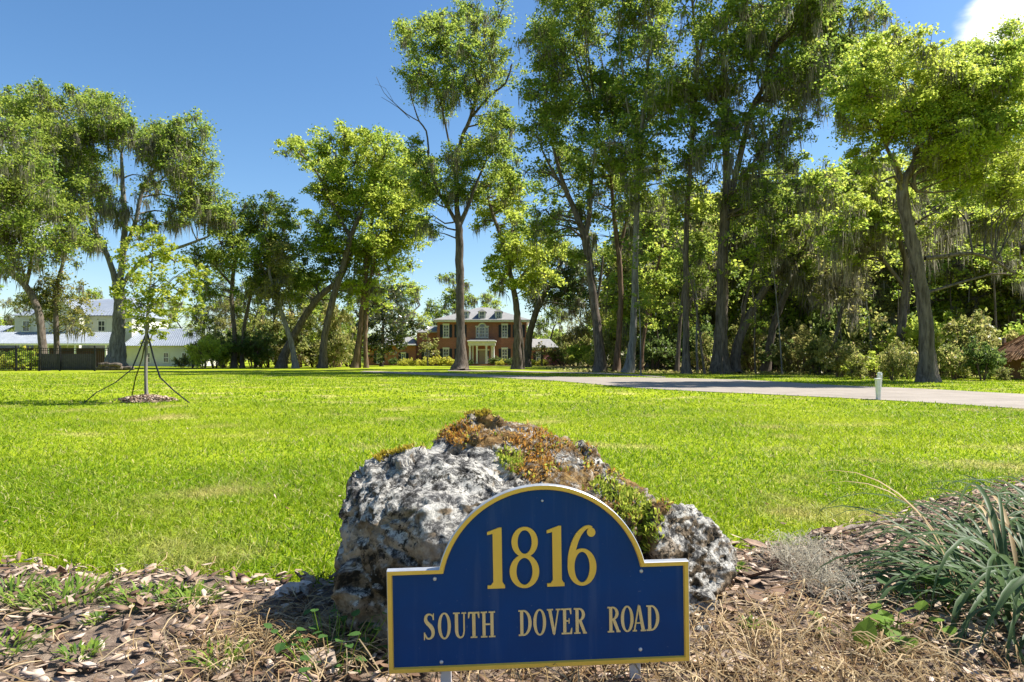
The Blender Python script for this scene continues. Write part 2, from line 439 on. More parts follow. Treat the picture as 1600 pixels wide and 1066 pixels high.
M['chip'] = islandmat('bark_chip', [(0,(0.06,0.034,0.023)),(0.2,(0.17,0.105,0.07)),(0.4,(0.36,0.25,0.18)),(0.75,(0.50,0.38,0.29)),(1,(0.62,0.51,0.42))])
M['straw'] = islandmat('dry_straw', [(0,(0.22,0.13,0.06)),(0.5,(0.42,0.30,0.15)),(1,(0.58,0.46,0.28))], 0.8, 30, 0.25)
M['dead_leaf'] = islandmat('dead_leaf', [(0,(0.15,0.08,0.045)),(0.35,(0.36,0.24,0.155)),(1,(0.60,0.48,0.36))], 0.75, 50, 0.2)
nx, ny = 150, 70
xs = np.linspace(-5.5, 6.5, nx); V = []
for j in range(ny):
    t = j/(ny-1)
    for i in range(nx):
        x = xs[i]; ye = float(lawn_edge(x)); y = 0.2+(ye+0.02-0.2)*t
        z = 0.022+0.018*mnoise.noise((x*3, y*3, 0))+0.012*mnoise.noise((x*11, y*11, 4))
        if t > 0.93: z = z*(1-t)/0.07+0.006
        V.append((x, y, max(z, 0.004)))
Fq = [(j*nx+i, j*nx+i+1, (j+1)*nx+i+1, (j+1)*nx+i) for j in range(ny-1) for i in range(nx-1)]
bed = tag(mesh_np('mulch_bed', V, Fq, M['soil'], smooth=True), 'bark mulch bed round the boulder and sign', None, None, 'structure')

def chip_mesh(k, seed):
    r = random.Random(seed); n = 6
    L, W = 1.0, r.uniform(0.2, 0.52); T = r.uniform(0.035, 0.09)
    ang = [2*math.pi*(i+r.uniform(-0.3, 0.3))/n for i in range(n)]
    pts = [(math.cos(a)*L/2*r.uniform(0.75, 1.15), math.sin(a)*W/2*r.uniform(0.75, 1.2)) for a in ang]
    bend = r.uniform(-0.15, 0.15)
    top = [(x, y, T*r.uniform(0.6, 1.0)+bend*x*x*2) for x, y in pts]; bot = [(x*0.96, y*0.94, bend*x*x*2) for x, y in pts]
    v = np.array(top+bot)
    f = [(0,1,2),(0,2,3),(0,3,4),(0,4,5)]+[(i, i+6, (i+1) % 6+6) for i in range(6)]+[(i, (i+1) % 6+6, (i+1) % 6) for i in range(6)]
    return v, np.array(f)
protos = [chip_mesh(6, 100+i) for i in range(10)]
def bed_points(n, ymin=1.15):
    y = np.sqrt(rng.random(n)*(5.0**2-ymin**2)+ymin**2); x = (rng.random(n)-0.5)*(1.58*y+0.5)
    k = (y < lawn_edge(x)-0.0) & ~((np.abs(x-0.03) < 0.5) & (np.abs(y-2.3) < 0.3))
    return x[k], y[k]
def rot_rand(n, tilt):
    a = rng.random(n)*2*np.pi; t = rng.normal(0, tilt, n); u = rng.normal(0, tilt, n)
    ca, sa, ct, st, cu, su = np.cos(a), np.sin(a), np.cos(t), np.sin(t), np.cos(u), np.sin(u)
    Z = np.zeros(n); O = np.ones(n)
    Rz = np.stack([np.stack([ca,-sa,Z],1), np.stack([sa,ca,Z],1), np.stack([Z,Z,O],1)], 1)
    Rx = np.stack([np.stack([O,Z,Z],1), np.stack([Z,ct,-st],1), np.stack([Z,st,ct],1)], 1)
    Ry = np.stack([np.stack([cu,Z,su],1), np.stack([Z,O,Z],1), np.stack([-su,Z,cu],1)], 1)
    return Rz@Rx@Ry
def bed_z(x, y): return np.array([0.026+0.018*mnoise.noise((a*3, b*3, 0)) for a, b in zip(x, y)])
# small litter in one mass
x, y = bed_points(15000); n = len(x); Rm = rot_rand(n, 0.35); sz = 0.02+0.06*rng.random(n)**2
z = bed_z(x, y)+rng.random(n)*0.022
pid = rng.integers(0, 10, n); parts = []
for p in range(10):
    k = pid == p; pv, pf = protos[p]
    vv = np.einsum('nij,vj->nvi', Rm[k], pv)*sz[k][:, None, None]+np.stack([x[k], y[k], z[k]], 1)[:, None]
    ff = pf[None]+(np.arange(k.sum())*len(pv))[:, None, None]
    parts.append((vv.reshape(-1, 3), ff.reshape(-1, 3)))
v, f = cat(parts)
tag(mesh_np('bark_litter', v, f, M['chip'], bed), None, None, None, 'stuff')
# the largest chips one by one
chip_me = []
for p in range(10):
    me = bpy.data.meshes.new('bark_chip'); me.from_pydata([tuple(q) for q in protos[p][0]], [], [tuple(q) for q in protos[p][1]]); me.materials.append(M['chip']); chip_me.append(me)
x, y = bed_points(520); k = np.abs(x) < 0.80*y; x, y = x[k][:270], y[k][:270]; z = bed_z(x, y)
for i in range(len(x)):
    o = bpy.data.objects.new('bark_chip', chip_me[i % 10]); COL.objects.link(o); o.parent = bed
    s = 0.06+0.085*random.Random(i).random()
    rr = random.Random(i+50)
    o.location = (x[i], y[i], z[i]+0.018); o.scale = (s, s, s*0.8); o.rotation_euler = (rr.gauss(0, 0.22), rr.gauss(0, 0.22), rr.uniform(0, 6.28))
# straw, curled dry stems
def strips(x, y, z0, Lr, wd, lift, segs=4, curl=1.2):
    n = len(x); th = rng.random(n)*2*np.pi; cv = rng.normal(0, curl, n); L = Lr[0]+(Lr[1]-Lr[0])*rng.random(n)
    px, py = x.copy(), y.copy(); pts = []
    arch = lift*rng.random(n)
    for s in range(segs+1):
        t = s/segs
        pts.append(np.stack([px, py, z0+arch*np.sin(np.pi*t)*1.0+0.004*rng.random(n)], 1))
        a = th+cv*t; px = px+np.cos(a)*L/segs; py = py+np.sin(a)*L/segs
    V = []
    for s in range(segs+1):
        a = th+cv*s/segs+np.pi/2
        o = np.stack([np.cos(a)*wd/2, np.sin(a)*wd/2, np.full(n, wd*0.3)], 1)
        V += [pts[s]-o, pts[s]+o]
    V = np.stack(V, 1); m = V.shape[1]; i = np.arange(n)*m
    Fc = np.concatenate([np.stack([i+2*s, i+2*s+1, i+2*s+3, i+2*s+2], 1) for s in range(segs)])
    return V.reshape(-1, 3), Fc
def cluster(n, cx, cy, sx, sy):
    x = rng.normal(cx, sx, n); y = rng.normal(cy, sy, n); k = (y < lawn_edge(x)-0.02) & (y > 1.0) & ~((np.abs(x-0.03) < 0.46) & (np.abs(y-2.3) < 0.3))
    return x[k], y[k]
parts = []
for args, L, wd, lift in (((520, -0.62, 1.82, 0.15, 0.14), (0.06,0.2), 0.0022, 0.05), ((950, 0.8, 1.7, 0.3, 0.2), (0.06,0.22), 0.0024, 0.06), ((500, 0.2, 1.62, 0.35, 0.12), (0.06,0.2), 0.0024, 0.07)):
    x, y = cluster(*args); parts.append(strips(x, y, bed_z(x, y)+0.02, L, wd, lift))
x, y = bed_points(1900); parts.append(strips(x, y, bed_z(x, y)+0.02, (0.05,0.16), 0.0025, 0.03))
v, f = cat(parts); tag(mesh_np('dry_straw', v, f, M['straw'], bed), None, None, None, 'stuff')
# dead leaves
x, y = bed_points(5000); n = len(x); Rm = rot_rand(n, 0.28)
lf = np.array([(-0.5,0.03,0.03),(-0.15,0.17,0.02),(0.25,0.13,0.02),(0.5,-0.04,0.06),(0.25,-0.15,0.03),(-0.15,-0.18,0.0)])
vv = np.einsum('nij,vj->nvi', Rm, lf)*(0.022+0.035*rng.random(n))[:, None, None]+np.stack([x, y, bed_z(x, y)+0.03], 1)[:, None]
ff = np.array([(0,1,5),(1,2,4),(1,4,5),(2,3,4)])[None]+(np.arange(n)*6)[:, None, None]
tag(mesh_np('dead_leaves', vv.reshape(-1, 3), ff.reshape(-1, 3), M['dead_leaf'], bed), None, None, None, 'stuff')

# fallen leaves lying about the lawn
n = 420; y = 3.2+16*rng.random(n)**1.4; x = (rng.random(n)-0.5)*1.6*y; k = (y > lawn_edge(x)) & ~on_drive(x, y); x, y = x[k], y[k]; n = len(x); Rm = rot_rand(n, 0.45)
vv = np.einsum('nij,vj->nvi', Rm, lf)*(0.016+0.022*rng.random(n))[:, None, None]+np.stack([x, y, np.full(n, 0.028)], 1)[:, None]
ff = np.array([(0,1,5),(1,2,4),(1,4,5),(2,3,4)])[None]+(np.arange(n)*6)[:, None, None]
tag(mesh_np('fallen_leaves', vv.reshape(-1, 3), ff.reshape(-1, 3), M['dead_leaf']), 'dry brown leaves scattered over the lawn', 'leaves', None, 'stuff')

# ------------------------------------------------------------------ boulder
def rockmat():
    m, n, l, b = newmat('limestone')
    g = n.new('ShaderNodeNewGeometry'); sx = n.new('ShaderNodeSeparateXYZ'); l.new(g.outputs['Normal'], sx.inputs[0])
    sp = n.new('ShaderNodeSeparateXYZ'); l.new(g.outputs['Position'], sp.inputs[0])
    def nt(sc, det=6, rough=0.6, dist=0.0):
        x = n.new('ShaderNodeTexNoise'); x.inputs['Scale'].default_value = sc; x.inputs['Detail'].default_value = det; x.inputs['Roughness'].default_value = rough; x.inputs['Distortion'].default_value = dist
        l.new(g.outputs['Position'], x.inputs['Vector']); return x.outputs['Fac']
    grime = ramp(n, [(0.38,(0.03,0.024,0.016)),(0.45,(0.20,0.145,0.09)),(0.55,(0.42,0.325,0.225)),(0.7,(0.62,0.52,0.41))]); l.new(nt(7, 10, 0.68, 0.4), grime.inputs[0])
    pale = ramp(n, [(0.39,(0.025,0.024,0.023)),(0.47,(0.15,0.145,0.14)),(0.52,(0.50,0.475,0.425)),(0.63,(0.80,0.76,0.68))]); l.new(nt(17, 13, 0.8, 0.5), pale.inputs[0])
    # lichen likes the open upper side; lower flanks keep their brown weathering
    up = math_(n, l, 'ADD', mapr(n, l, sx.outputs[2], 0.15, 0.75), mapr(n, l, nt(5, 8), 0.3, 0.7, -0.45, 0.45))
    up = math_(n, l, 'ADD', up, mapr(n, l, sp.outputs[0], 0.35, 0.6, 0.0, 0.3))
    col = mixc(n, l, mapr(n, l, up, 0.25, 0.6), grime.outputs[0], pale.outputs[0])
    # dark algae freckles
    fr_ = mapr(n, l, nt(38, 9, 0.8, 0.3), 0.49, 0.55, 0, 0.94)
    fr_ = math_(n, l, 'MULTIPLY', fr_, mapr(n, l, nt(6, 5), 0.42, 0.53))
    col = mixc(n, l, fr_, col, (0.022,0.02,0.016))
    # ochre and olive growth
    oc = mapr(n, l, nt(6.5, 7, 0.7), 0.62, 0.72, 0, 0.55)
    col = mixc(n, l, oc, col, (0.20,0.15,0.03))
    at = n.new('ShaderNodeAttribute'); at.attribute_name = 'soil'
    so = ramp(n, [(0.35,(0.05,0.03,0.015)),(0.5,(0.22,0.13,0.05)),(0.65,(0.42,0.29,0.12))]); l.new(nt(30, 8, 0.7), so.inputs[0])
    sf = math_(n, l, 'ADD', at.outputs['Fac'], mapr(n, l, nt(14, 8, 0.7), 0.3, 0.7, -0.45, 0.45))
    col = mixc(n, l, mapr(n, l, sf, 0.35, 0.6), col, so.outputs[0])
    l.new(col, b.inputs['Base Color']); b.inputs['Roughness'].default_value = 0.95; b.inputs['Specular IOR Level'].default_value = 0.1
    h = math_(n, l, 'ADD', nt(45, 10, 0.75), math_(n, l, 'MULTIPLY', nt(140, 4, 0.7), 0.35))
    bump(n, l, h, b, 1.0, 0.018)
    return m
M['rock'] = rockmat()
lumps = [
 [(600,712,2.2),(544,742,2.1),(522,800,2.0),(532,910,1.88),(562,1055,1.80),(700,1070,1.72),(685,880,1.73),(655,800,1.80),(800,770,1.84),(740,730,2.0),(690,705,2.15),(820,1065,1.74),(560,800,2.5),(650,735,2.6),(600,1000,2.6),(850,900,2.6),(900,790,2.2)],
 [(655,705,2.25),(695,668,2.33),(735,650,2.38),(775,652,2.4),(815,672,2.4),(915,698,2.36),(1000,752,2.32),(1040,800,2.24),(720,800,2.02),(850,790,1.98),(960,860,2.0),(900,1040,1.9),(700,1040,2.0),(750,710,2.8),(900,760,2.8),(1000,900,2.7),(700,900,2.8)],
 [(728,660,2.34),(760,644,2.36),(785,655,2.36),(800,690,2.32),(740,700,2.3),(760,700,2.6)],
 [(1030,785,2.12),(1080,785,2.18),(1108,802,2.2),(1148,852,2.2),(1145,890,2.15),(1120,922,2.1),(1022,850,2.03),(1030,930,2.0),(1010,820,2.15),(1050,800,2.5),(1130,880,2.5),(1050,900,2.6),(1000,960,2.3)],
 [(1000,900,2.0),(1108,925,2.05),(1115,972,2.0),(1090,1015,1.92),(1050,1050,1.86),(900,1045,1.9),(1000,1000,2.6),(1100,960,2.6),(950,900,2.3)],
]
bm = bmesh.new()
for L in lumps:
    vs_ = [bm.verts.new(P(*q)) for q in L]
    r_ = bmesh.ops.convex_hull(bm, input=vs_)
    bmesh.ops.delete(bm, geom=[e for e in set(r_['geom_interior']+r_['geom_unused']) if isinstance(e, bmesh.types.BMVert)], context='VERTS')
me0 = bpy.data.meshes.new('boulder'); bm.to_mesh(me0); bm.free()
tmp = bpy.data.objects.new('boulder', me0); COL.objects.link(tmp)
md = tmp.modifiers.new('r', 'REMESH'); md.mode = 'VOXEL'; md.voxel_size = 0.0085
sm = tmp.modifiers.new('s', 'SMOOTH'); sm.factor = 0.6; sm.iterations = 3
dg = bpy.context.evaluated_depsgraph_get()
me = bpy.data.meshes.new_from_object(tmp.evaluated_get(dg)); bpy.data.objects.remove(tmp)
nv = len(me.vertices); co = np.zeros(nv*3, np.float32); me.vertices.foreach_get('co', co); co = co.reshape(-1, 3)
no = np.zeros(nv*3, np.float32); me.vertices.foreach_get('normal', no); no = no.reshape(-1, 3)
dsp = np.zeros(nv)
for i in range(nv):
    p = Vector(co[i])
    a = mnoise.noise(p*3.6+Vector((1.7,0,0)))
    b_ = 1-abs(mnoise.noise(p*6.5)); c_ = 1-abs(mnoise.noise(p*14+Vector((9,3,1))))
    d_ = mnoise.noise(p*34); e_ = mnoise.noise(p*70)
    vd = mnoise.voronoi(p*7.0+Vector((a, d_*0.3, 0)))[0]; crk = min(1.0, (vd[1]-vd[0])/0.22)
    frc = mnoise.fractal(p*16, 0.55, 2.1, 6)
    cp = mnoise.voronoi(p*4.5+Vector((a*0.3, 0, 0)))[1][0]; fc = (p*4.5-cp).dot(mnoise.noise_vector(cp*17.3))
    dsp[i] = 0.040*fc+0.036*a+0.022*(b_-0.8)+0.006*(c_-0.8)+0.010*frc+0.006*e_-0.013*(1-crk)**3-0.018*max(0.0, mnoise.noise(p*15+Vector((2,8,5)))-0.15)
co = co+no*dsp[:, None]
# the split between the left block and the right lump, running down behind the sign
me.vertices.foreach_set('co', co.astype(np.float32).ravel()); me.update()
for p in me.polygons: p.use_smooth = True
rock = thing('boulder', 'weathered limestone boulder with white lichen and moss behind the blue sign', 'boulder', (0.03, 2.25, 0))
ro = link('stone', me, M['rock'], rock); ro.location = (-0.03, -2.25, 0)
me.vertices.foreach_get('normal', (no_ := np.zeros(nv*3, np.float32))); no = no_.reshape(-1, 3)

# growth on the boulder: moss cushions, small leafy weeds, brown debris
sxp = HX+co[:, 0]/co[:, 1]*F; syp = HY-(co[:, 2]-EYE)/co[:, 1]*F
upface = no[:, 2] > 0.05
def near_line(x0, y0, x1, y1, wid):
    dx, dy = x1-x0, y1-y0; L2 = dx*dx+dy*dy
    t = np.clip(((sxp-x0)*dx+(syp-y0)*dy)/L2, 0, 1)
    return np.hypot(sxp-(x0+t*dx), syp-(y0+t*dy)) < wid
patchy = np.array([mnoise.noise(Vector(q)*13)+0.5*mnoise.noise(Vector(q)*31) for q in co])
def growth(name, mask, n, L, wd, mat, upb=0.6, seed=1, thr=-9.0):
    r = np.random.default_rng(seed); idx = np.nonzero(mask & upface & (patchy > thr))[0]
    if len(idx) == 0: return None
    c = co[r.choice(idx, n)] ; 
    k = r.choice(idx, n); c = co[k]+r.normal(0, 0.004, (n, 3)); nn = no[k]
    dr = nn+np.array([0, 0, upb])+r.normal(0, 0.55, (n, 3)); dr /= np.linalg.norm(dr, axis=1)[:, None]
    l_ = (L[0]+(L[1]-L[0])*r.random(n))[:, None]
    sd = np.cross(dr, r.normal(0, 1, (n, 3))); sd /= np.linalg.norm(sd, axis=1)[:, None]+1e-9
    b2 = np.cross(sd, dr)*r.normal(0, 0.35, n)[:, None]
    w_ = wd*(0.6+0.8*r.random(n))[:, None]
    V = np.stack([c-dr*0.004-sd*w_*0.3, c-dr*0.004+sd*w_*0.3, c+dr*l_*0.6+sd*w_*0.5, c+dr*l_+b2*l_, c+dr*l_*0.6-sd*w_*0.5], 1)
    i = np.arange(n)*5
    Fc = np.concatenate([np.stack([i, i+1, i+2], 1), np.stack([i, i+2, i+4], 1), np.stack([i+4, i+2, i+3], 1)])
    o = mesh_np(name, V.reshape(-1, 3), Fc, mat, rock); o.location = (-0.03, -2.25, 0); o['kind'] = 'stuff'
    return o
M['moss_orange'] = leafmat('moss_orange', [(0,(0.16,0.075,0.012)),(0.4,(0.38,0.185,0.018)),(0.8,(0.56,0.31,0.03)),(1,(0.62,0.45,0.10))], 0.35)
M['moss_green'] = leafmat('moss_green', [(0,(0.10,0.16,0.01)),(0.5,(0.26,0.34,0.02)),(1,(0.45,0.46,0.07))], 0.4)
M['moss_brown'] = leafmat('moss_brown', [(0,(0.06,0.035,0.015)),(0.5,(0.22,0.14,0.06)),(1,(0.45,0.33,0.16))], 0.2)
M['lichen_yellow'] = leafmat('lichen_yellow', [(0,(0.22,0.18,0.01)),(1,(0.45,0.36,0.03))], 0.3)
m_or = near_line(850,700,835,735,22) | near_line(690,672,720,690,13) | near_line(800,690,850,680,13) | near_line(700,665,740,668,8)
m_gr = near_line(790,715,800,722,16) | near_line(985,795,1010,815,26) | near_line(940,760,1000,790,16) | near_line(1000,830,1015,850,14)
m_br = near_line(700,660,820,690,26) | near_line(820,700,1010,775,42) | near_line(660,690,700,662,12) | near_line(770,640,820,665,14)
m_ye = near_line(735,640,755,638,12) | near_line(590,712,640,695,6)
at_ = me.attributes.new('soil', 'FLOAT', 'POINT'); at_.data.foreach_set('value', (m_br | m_or | m_gr).astype(np.float32)*0.54)
growth('orange_moss', m_or, 3200, (0.005,0.016), 0.004, M['moss_orange'], 0.6, 1)
growth('green_moss', m_gr, 5200, (0.006,0.020), 0.005, M['moss_green'], 0.8, 2)
growth('brown_moss', m_br, 1700, (0.004,0.012), 0.005, M['moss_brown'], 0.1, 3, 0.1)
growth('yellow_moss', m_ye, 900, (0.006,0.014), 0.005, M['lichen_yellow'], 0.5, 4)
growth('orange_tufts', m_br, 1500, (0.006,0.015), 0.004, M['moss_orange'], 0.3, 5, 0.15)
growth('green_tufts', m_br, 900, (0.006,0.016), 0.006, M['moss_green'], 0.5, 7, 0.25)
growth('weed_leaves', near_line(980,790,1020,830,22), 420, (0.012,0.028), 0.007, M['moss_green'], 1.0, 6)

# ------------------------------------------------------------------ sign
SD = 1.55; U = SD/F                                      # metres per photo pixel at the sign
sign_base = P(846, 1040, SD)
sign = thing('address_sign', 'blue arched address sign with gold border and lettering before the boulder', 'sign', (sign_base.x, SD, 0))
sign.rotation_euler = (R(0.6), R(-0.95), R(3.3))
Z0 = sign_base.z
def bluemat():
    m, n, l, b = newmat('blue_paint')
    x = noise_tex(n, l, 9, 6); y = noise_tex(n, l, 160, 3)
    r = ramp(n, [(0.3,(0.001,0.036,0.15)),(0.7,(0.0015,0.045,0.185))]); l.new(x.outputs['Fac'], r.inputs[0])
    d = mapr(n, l, y.outputs['Fac'], 0.70, 0.76, 0, 0.35)
    st_ = noise_tex(n, l, 26, 8, 0.65, 'Object', (1, 1, 0.07)); ds = mapr(n, l, st_.outputs['Fac'], 0.52, 0.78, 0, 0.10)
    cc = mixc(n, l, d, r.outputs[0], (0.2,0.22,0.25))
    l.new(mixc(n, l, ds, cc, (0.35,0.36,0.36)), b.inputs['Base Color'])
    b.inputs['Specular IOR Level'].default_value = 0.22; l.new(mapr(n, l, x.outputs['Fac'], 0.3, 0.7, 0.5, 0.66), b.inputs['Roughness']); bump(n, l, y.outputs['Fac'], b, 0.15, 0.0006)
    return m
M['blue'] = bluemat()
M['gold'] = plain('gold_paint', (0.90,0.54,0.075), (0.80,0.47,0.06), 0.42, 14, 0.5)
M['pale_gold'] = plain('worn_gold_paint', (0.82,0.58,0.27), (0.70,0.48,0.18), 0.45, 30, 0.5)
M['silver'] = plain('bare_aluminium', (0.62,0.63,0.66), (0.45,0.46,0.50), 0.38, 20, 0.5, 0.6)
def outline(inset, n=40):
    """sign outline in photo pixels about the bottom centre, inset by some pixels"""
    hw, sh, Rr, cy = 235.0-inset, 158.5-inset, 165.0-inset, 119.0
    x0 = math.sqrt(Rr*Rr-(sh-cy)**2)
    a0 = math.atan2(sh-cy, x0)
    arc = [(5+Rr*math.cos(a0+(math.pi-2*a0)*i/n), cy+Rr*math.sin(a0+(math.pi-2*a0)*i/n)) for i in range(n+1)]
    return [(-hw, inset), (hw, inset), (hw, sh)]+arc+[(-hw, sh)]
def to3(p, y): return (p[0]*U, y, Z0+p[1]*U)
o0, o1 = outline(0), outline(7.5)
pm = MB(); n = len(o1)
pm.add([to3(p, -0.0045) for p in o1]+[to3(p, 0.002) for p in o1], [tuple(range(n)), tuple(range(2*n-1, n-1, -1))])
pm.build('panel', M['blue'], sign)
bmB = MB()
inner2 = outline(8.2)
bmB.add([to3(p, -0.0105) for p in outline(0.9)]+[to3(p, -0.0105) for p in outline(6.9)]+[to3(p, -0.0046) for p in inner2],
        [(i, (i+1) % n, n+(i+1) % n, n+i) for i in range(n)]+[(n+i, n+(i+1) % n, 2*n+(i+1) % n, 2*n+i) for i in range(n)])
bmB.build('border', M['gold'], sign)
be = MB()
be.add([to3(p, -0.0105) for p in outline(0.9)]+[to3(p, -0.009) for p in o0]+[to3(p, 0.009) for p in o0]+[to3(p, 0.009) for p in outline(8)],
       [((i+1) % n, i, n+i, n+(i+1) % n) for i in range(n)]+[(n+(i+1) % n, n+i, 2*n+i, 2*n+(i+1) % n) for i in range(n)]+[(2*n+(i+1) % n, 2*n+i, 3*n+i, 3*n+(i+1) % n) for i in range(n)]+[tuple(3*n+i for i in range(n))])
be.build('edge', M['silver'], sign)
for px_, py_ in ((852-846, 1040-781), (684-846, 1040-897), (1006-846, 1040-896), (692-846, 1040-1026), (1003-846, 1040-1019)):
    sc = MB(); c = (px_*U, Z0+py_*U); rs = 0.0045 if py_ < 200 else 0.003
    prof = [(rs, -0.0046), (rs, -0.0062), (rs*0.75, -0.0078), (rs*0.2, -0.0084)]
    vs_ = [(c[0]+r_*math.cos(t*math.pi/6), y_, c[1]+r_*math.sin(t*math.pi/6)) for r_, y_ in prof for t in range(12)]
    sc.add(vs_, [(j*12+i, j*12+(i+1) % 12, (j+1)*12+(i+1) % 12, (j+1)*12+i) for j in range(3) for i in range(12)]+[tuple(36+i for i in range(12))])
    sc.build('screw', M['silver'], sign)
M['leg_paint'] = plain('pale_leg_paint', (0.72,0.66,0.64), (0.6,0.54,0.52), 0.5, 25)
for px_ in (698, 997):
    lg = MB(); x = (px_-846)*U; w_ = 8.5*U
    lg.box(x-w_, x+w_, 0.010, 0.022, -0.12, Z0+0.17); lg.build('leg', M['leg_paint'], sign, bevel=0.0015)

# lettering: strokes of changing width, serifs, rings
def ribbon(mb, path, h, closed=False):
    """path: (x, y, width) in photo pixels"""
    m = len(path); Lf, Rt = [], []
    for i in range(m):
        a = path[(i-1) % m] if closed else path[max(i-1, 0)]; c = path[(i+1) % m] if closed else path[min(i+1, m-1)]
        tx, ty = c[0]-a[0], c[1]-a[1]; q = math.hypot(tx, ty) or 1; nx_, ny_ = -ty/q, tx/q; x, y, w_ = path[i]
        Lf.append((x+nx_*w_/2, y+ny_*w_/2)); Rt.append((x-nx_*w_/2, y-ny_*w_/2))
    strip(mb, Lf, Rt, h, closed)
def strip(mb, A, B, h, closed):
    m = len(A); vs_ = [to3(p, -h) for p in A]+[to3(p, -h) for p in B]+[to3(p, -0.0044) for p in A]+[to3(p, -0.0044) for p in B]
    fs = []
    for i in range(m if closed else m-1):
        j = (i+1) % m
        fs += [(i, j, m+j, m+i), (2*m+i, 2*m+j, j, i), (m+i, m+j, 3*m+j, 3*m+i)]
    if not closed: fs += [(0, m, 3*m, 2*m), (m-1, 2*m-1, 4*m-1, 3*m-1)]
    mb.add(vs_, fs)
def polyg(mb, pts, h):
    n_ = len(pts); mb.add([to3(p, -h) for p in pts]+[to3(p, -0.0044) for p in pts], [tuple(range(n_))]+[(i, (i+1) % n_, n_+(i+1) % n_, n_+i) for i in range(n_)])
def cr2(pts, k=8):
    out = []; n_ = len(pts)
    for i in range(n_-1):
        a, b, c, d = pts[max(i-1, 0)], pts[i], pts[i+1], pts[min(i+2, n_-1)]
        for j in range(k):
            t = j/k
            out.append(tuple(0.5*(2*b[q]+(c[q]-a[q])*t+(2*a[q]-5*b[q]+4*c[q]-d[q])*t*t+(3*b[q]-a[q]-3*c[q]+d[q])*t**3) for q in range(3)))
    out.append(pts[-1]); return out
def ring(cx, cy, rx, ry, tx, ty, a0=0, a1=360, n_=40):
    full = a1-a0 >= 360; m = n_ if full else n_+1
    A = [(cx+rx*math.cos(R(a0+(a1-a0)*i/n_)), cy+ry*math.sin(R(a0+(a1-a0)*i/n_))) for i in range(m)]
    B = [(cx+(rx-tx)*math.cos(R(a0+(a1-a0)*i/n_)), cy+(ry-ty)*math.sin(R(a0+(a1-a0)*i/n_))) for i in range(m)]
    return ('ring', A, B, full)
def rect(x0, x1, y0, y1): return ('poly', [(x0, y0), (x1, y0), (x1, y1), (x0, y1)])
def stem(x0, x1, y0=0, y1=40): return rect(x0, x1, y0, y1)
def sw(pts): return ('sw', pts)
GL = {
 '1': [rect(9, 23, 0, 88), ('poly', [(0.5, 83), (9.5, 85), (23, 85), (23, 94), (19, 94), (0.5, 87.5)]), rect(0, 27, 0, 5), ('poly', [(5.5, 5), (26, 5), (23, 10), (9, 10)])],
 '8': [ring(24, 70.5, 20.5, 23.5, 9.5, 5), ring(23, 25, 23, 26, 10.5, 5)],
 '6': [ring(23, 28.5, 22.5, 29, 10.5, 5), sw([(5.6,28,10.5),(6.6,46,10.5),(11,64,10),(18,79,8.5),(27,88.5,6),(34,91,5),(39,89,5)]), ring(38, 82.5, 6.6, 7, 6.4, 6.8)],
 'S': [sw([(15.6,31,1.6),(14.4,36,2.0),(10,38.8,2.4),(5.6,37,3.8),(3.8,31.5,4.8),(6,26,5.4),(11,20.5,5.8),(14.6,14,5.4),(14.6,6.5,4.4),(10.4,1.5,2.6),(5.6,2.2,2.2),(2.6,8.5,1.8)]), ('poly', [(14.6,30),(16.6,30),(16.6,40),(15.2,40)]), ('poly', [(0.9,-0.5),(2.4,-0.5),(3.0,11),(0.9,11)])],
 'O': [ring(10, 20, 10, 20.6, 4.9, 2.3)],
 'U': [sw([(5.2,39,5),(5.2,20,5),(5.4,10,4.8),(7.4,3.6,3.6),(11,1.2,2.5),(14.8,3.4,2.4),(16.6,10,2.4),(16.8,20,2.4),(16.8,39,2.4)]), rect(0, 10.4, 38, 40), rect(13, 20.4, 38, 40)],
 'T': [stem(6.3, 11.4), rect(0, 17.6, 37.6, 40), ('poly', [(0,30.5),(1.5,30.5),(3.2,37.8),(0,37.8)]), ('poly', [(16.1,30.5),(17.6,30.5),(17.6,37.8),(14.4,37.8)]), rect(3.6, 14, 0, 2)],
 'H': [stem(2.6, 7.4), stem(15, 19.8), rect(7, 15.4, 19, 21.4), rect(0, 10, 0, 2), rect(12.4, 22.4, 0, 2), rect(0, 10, 38, 40), rect(12.4, 22.4, 38, 40)],
 'D': [stem(2.6, 7.5), ring(7.4, 20, 13, 20, 5, 2.3, -90, 90), rect(0, 7.6, 0, 2.2), rect(0, 7.6, 37.8, 40)],
 'V': [sw([(4.8,39.4,5),(11.4,1,4.2)]), sw([(18.2,39.4,2.3),(11.6,1,2.3)]), rect(0.4, 10, 38, 40), rect(14.4, 22, 38, 40), ('poly', [(9.6,3.5),(10.6,-0.4),(12,-0.4),(13.4,3.5)])],
 'E': [stem(2.6, 7.5), rect(0, 15.6, 37.7, 40), rect(7, 12.4, 19.5, 21.5), rect(0, 16.4, 0, 2.3), ('poly', [(14.1,31),(15.6,31),(15.6,37.9),(12.4,37.9)]), ('poly', [(13,2),(16.4,2),(16.8,9.5),(15.4,9.5)]), rect(11.2, 12.6, 16.6, 24.4)],
 'R': [stem(2.6, 7.5), ring(7.4, 29.6, 10, 10.4, 4.8, 2.2, -90, 90), sw([(9.6,20,4.6),(12.6,12,4.8),(16.6,1.4,4.6)]), rect(0, 10, 0, 2), rect(0, 7.6, 37.8, 40), rect(13.8, 20, 0, 2)],
 'A': [sw([(9.6,39.6,2.3),(2.8,1,2.3)]), sw([(10.4,39.6,4.2),(16.8,1,5.2)]), rect(5, 14.6, 12, 14), rect(0, 6.6, 0, 2), rect(12.6, 21, 0, 2), ('poly', [(8.4,36.5),(12.6,36.5),(10.8,41),(9.4,41)])],
}
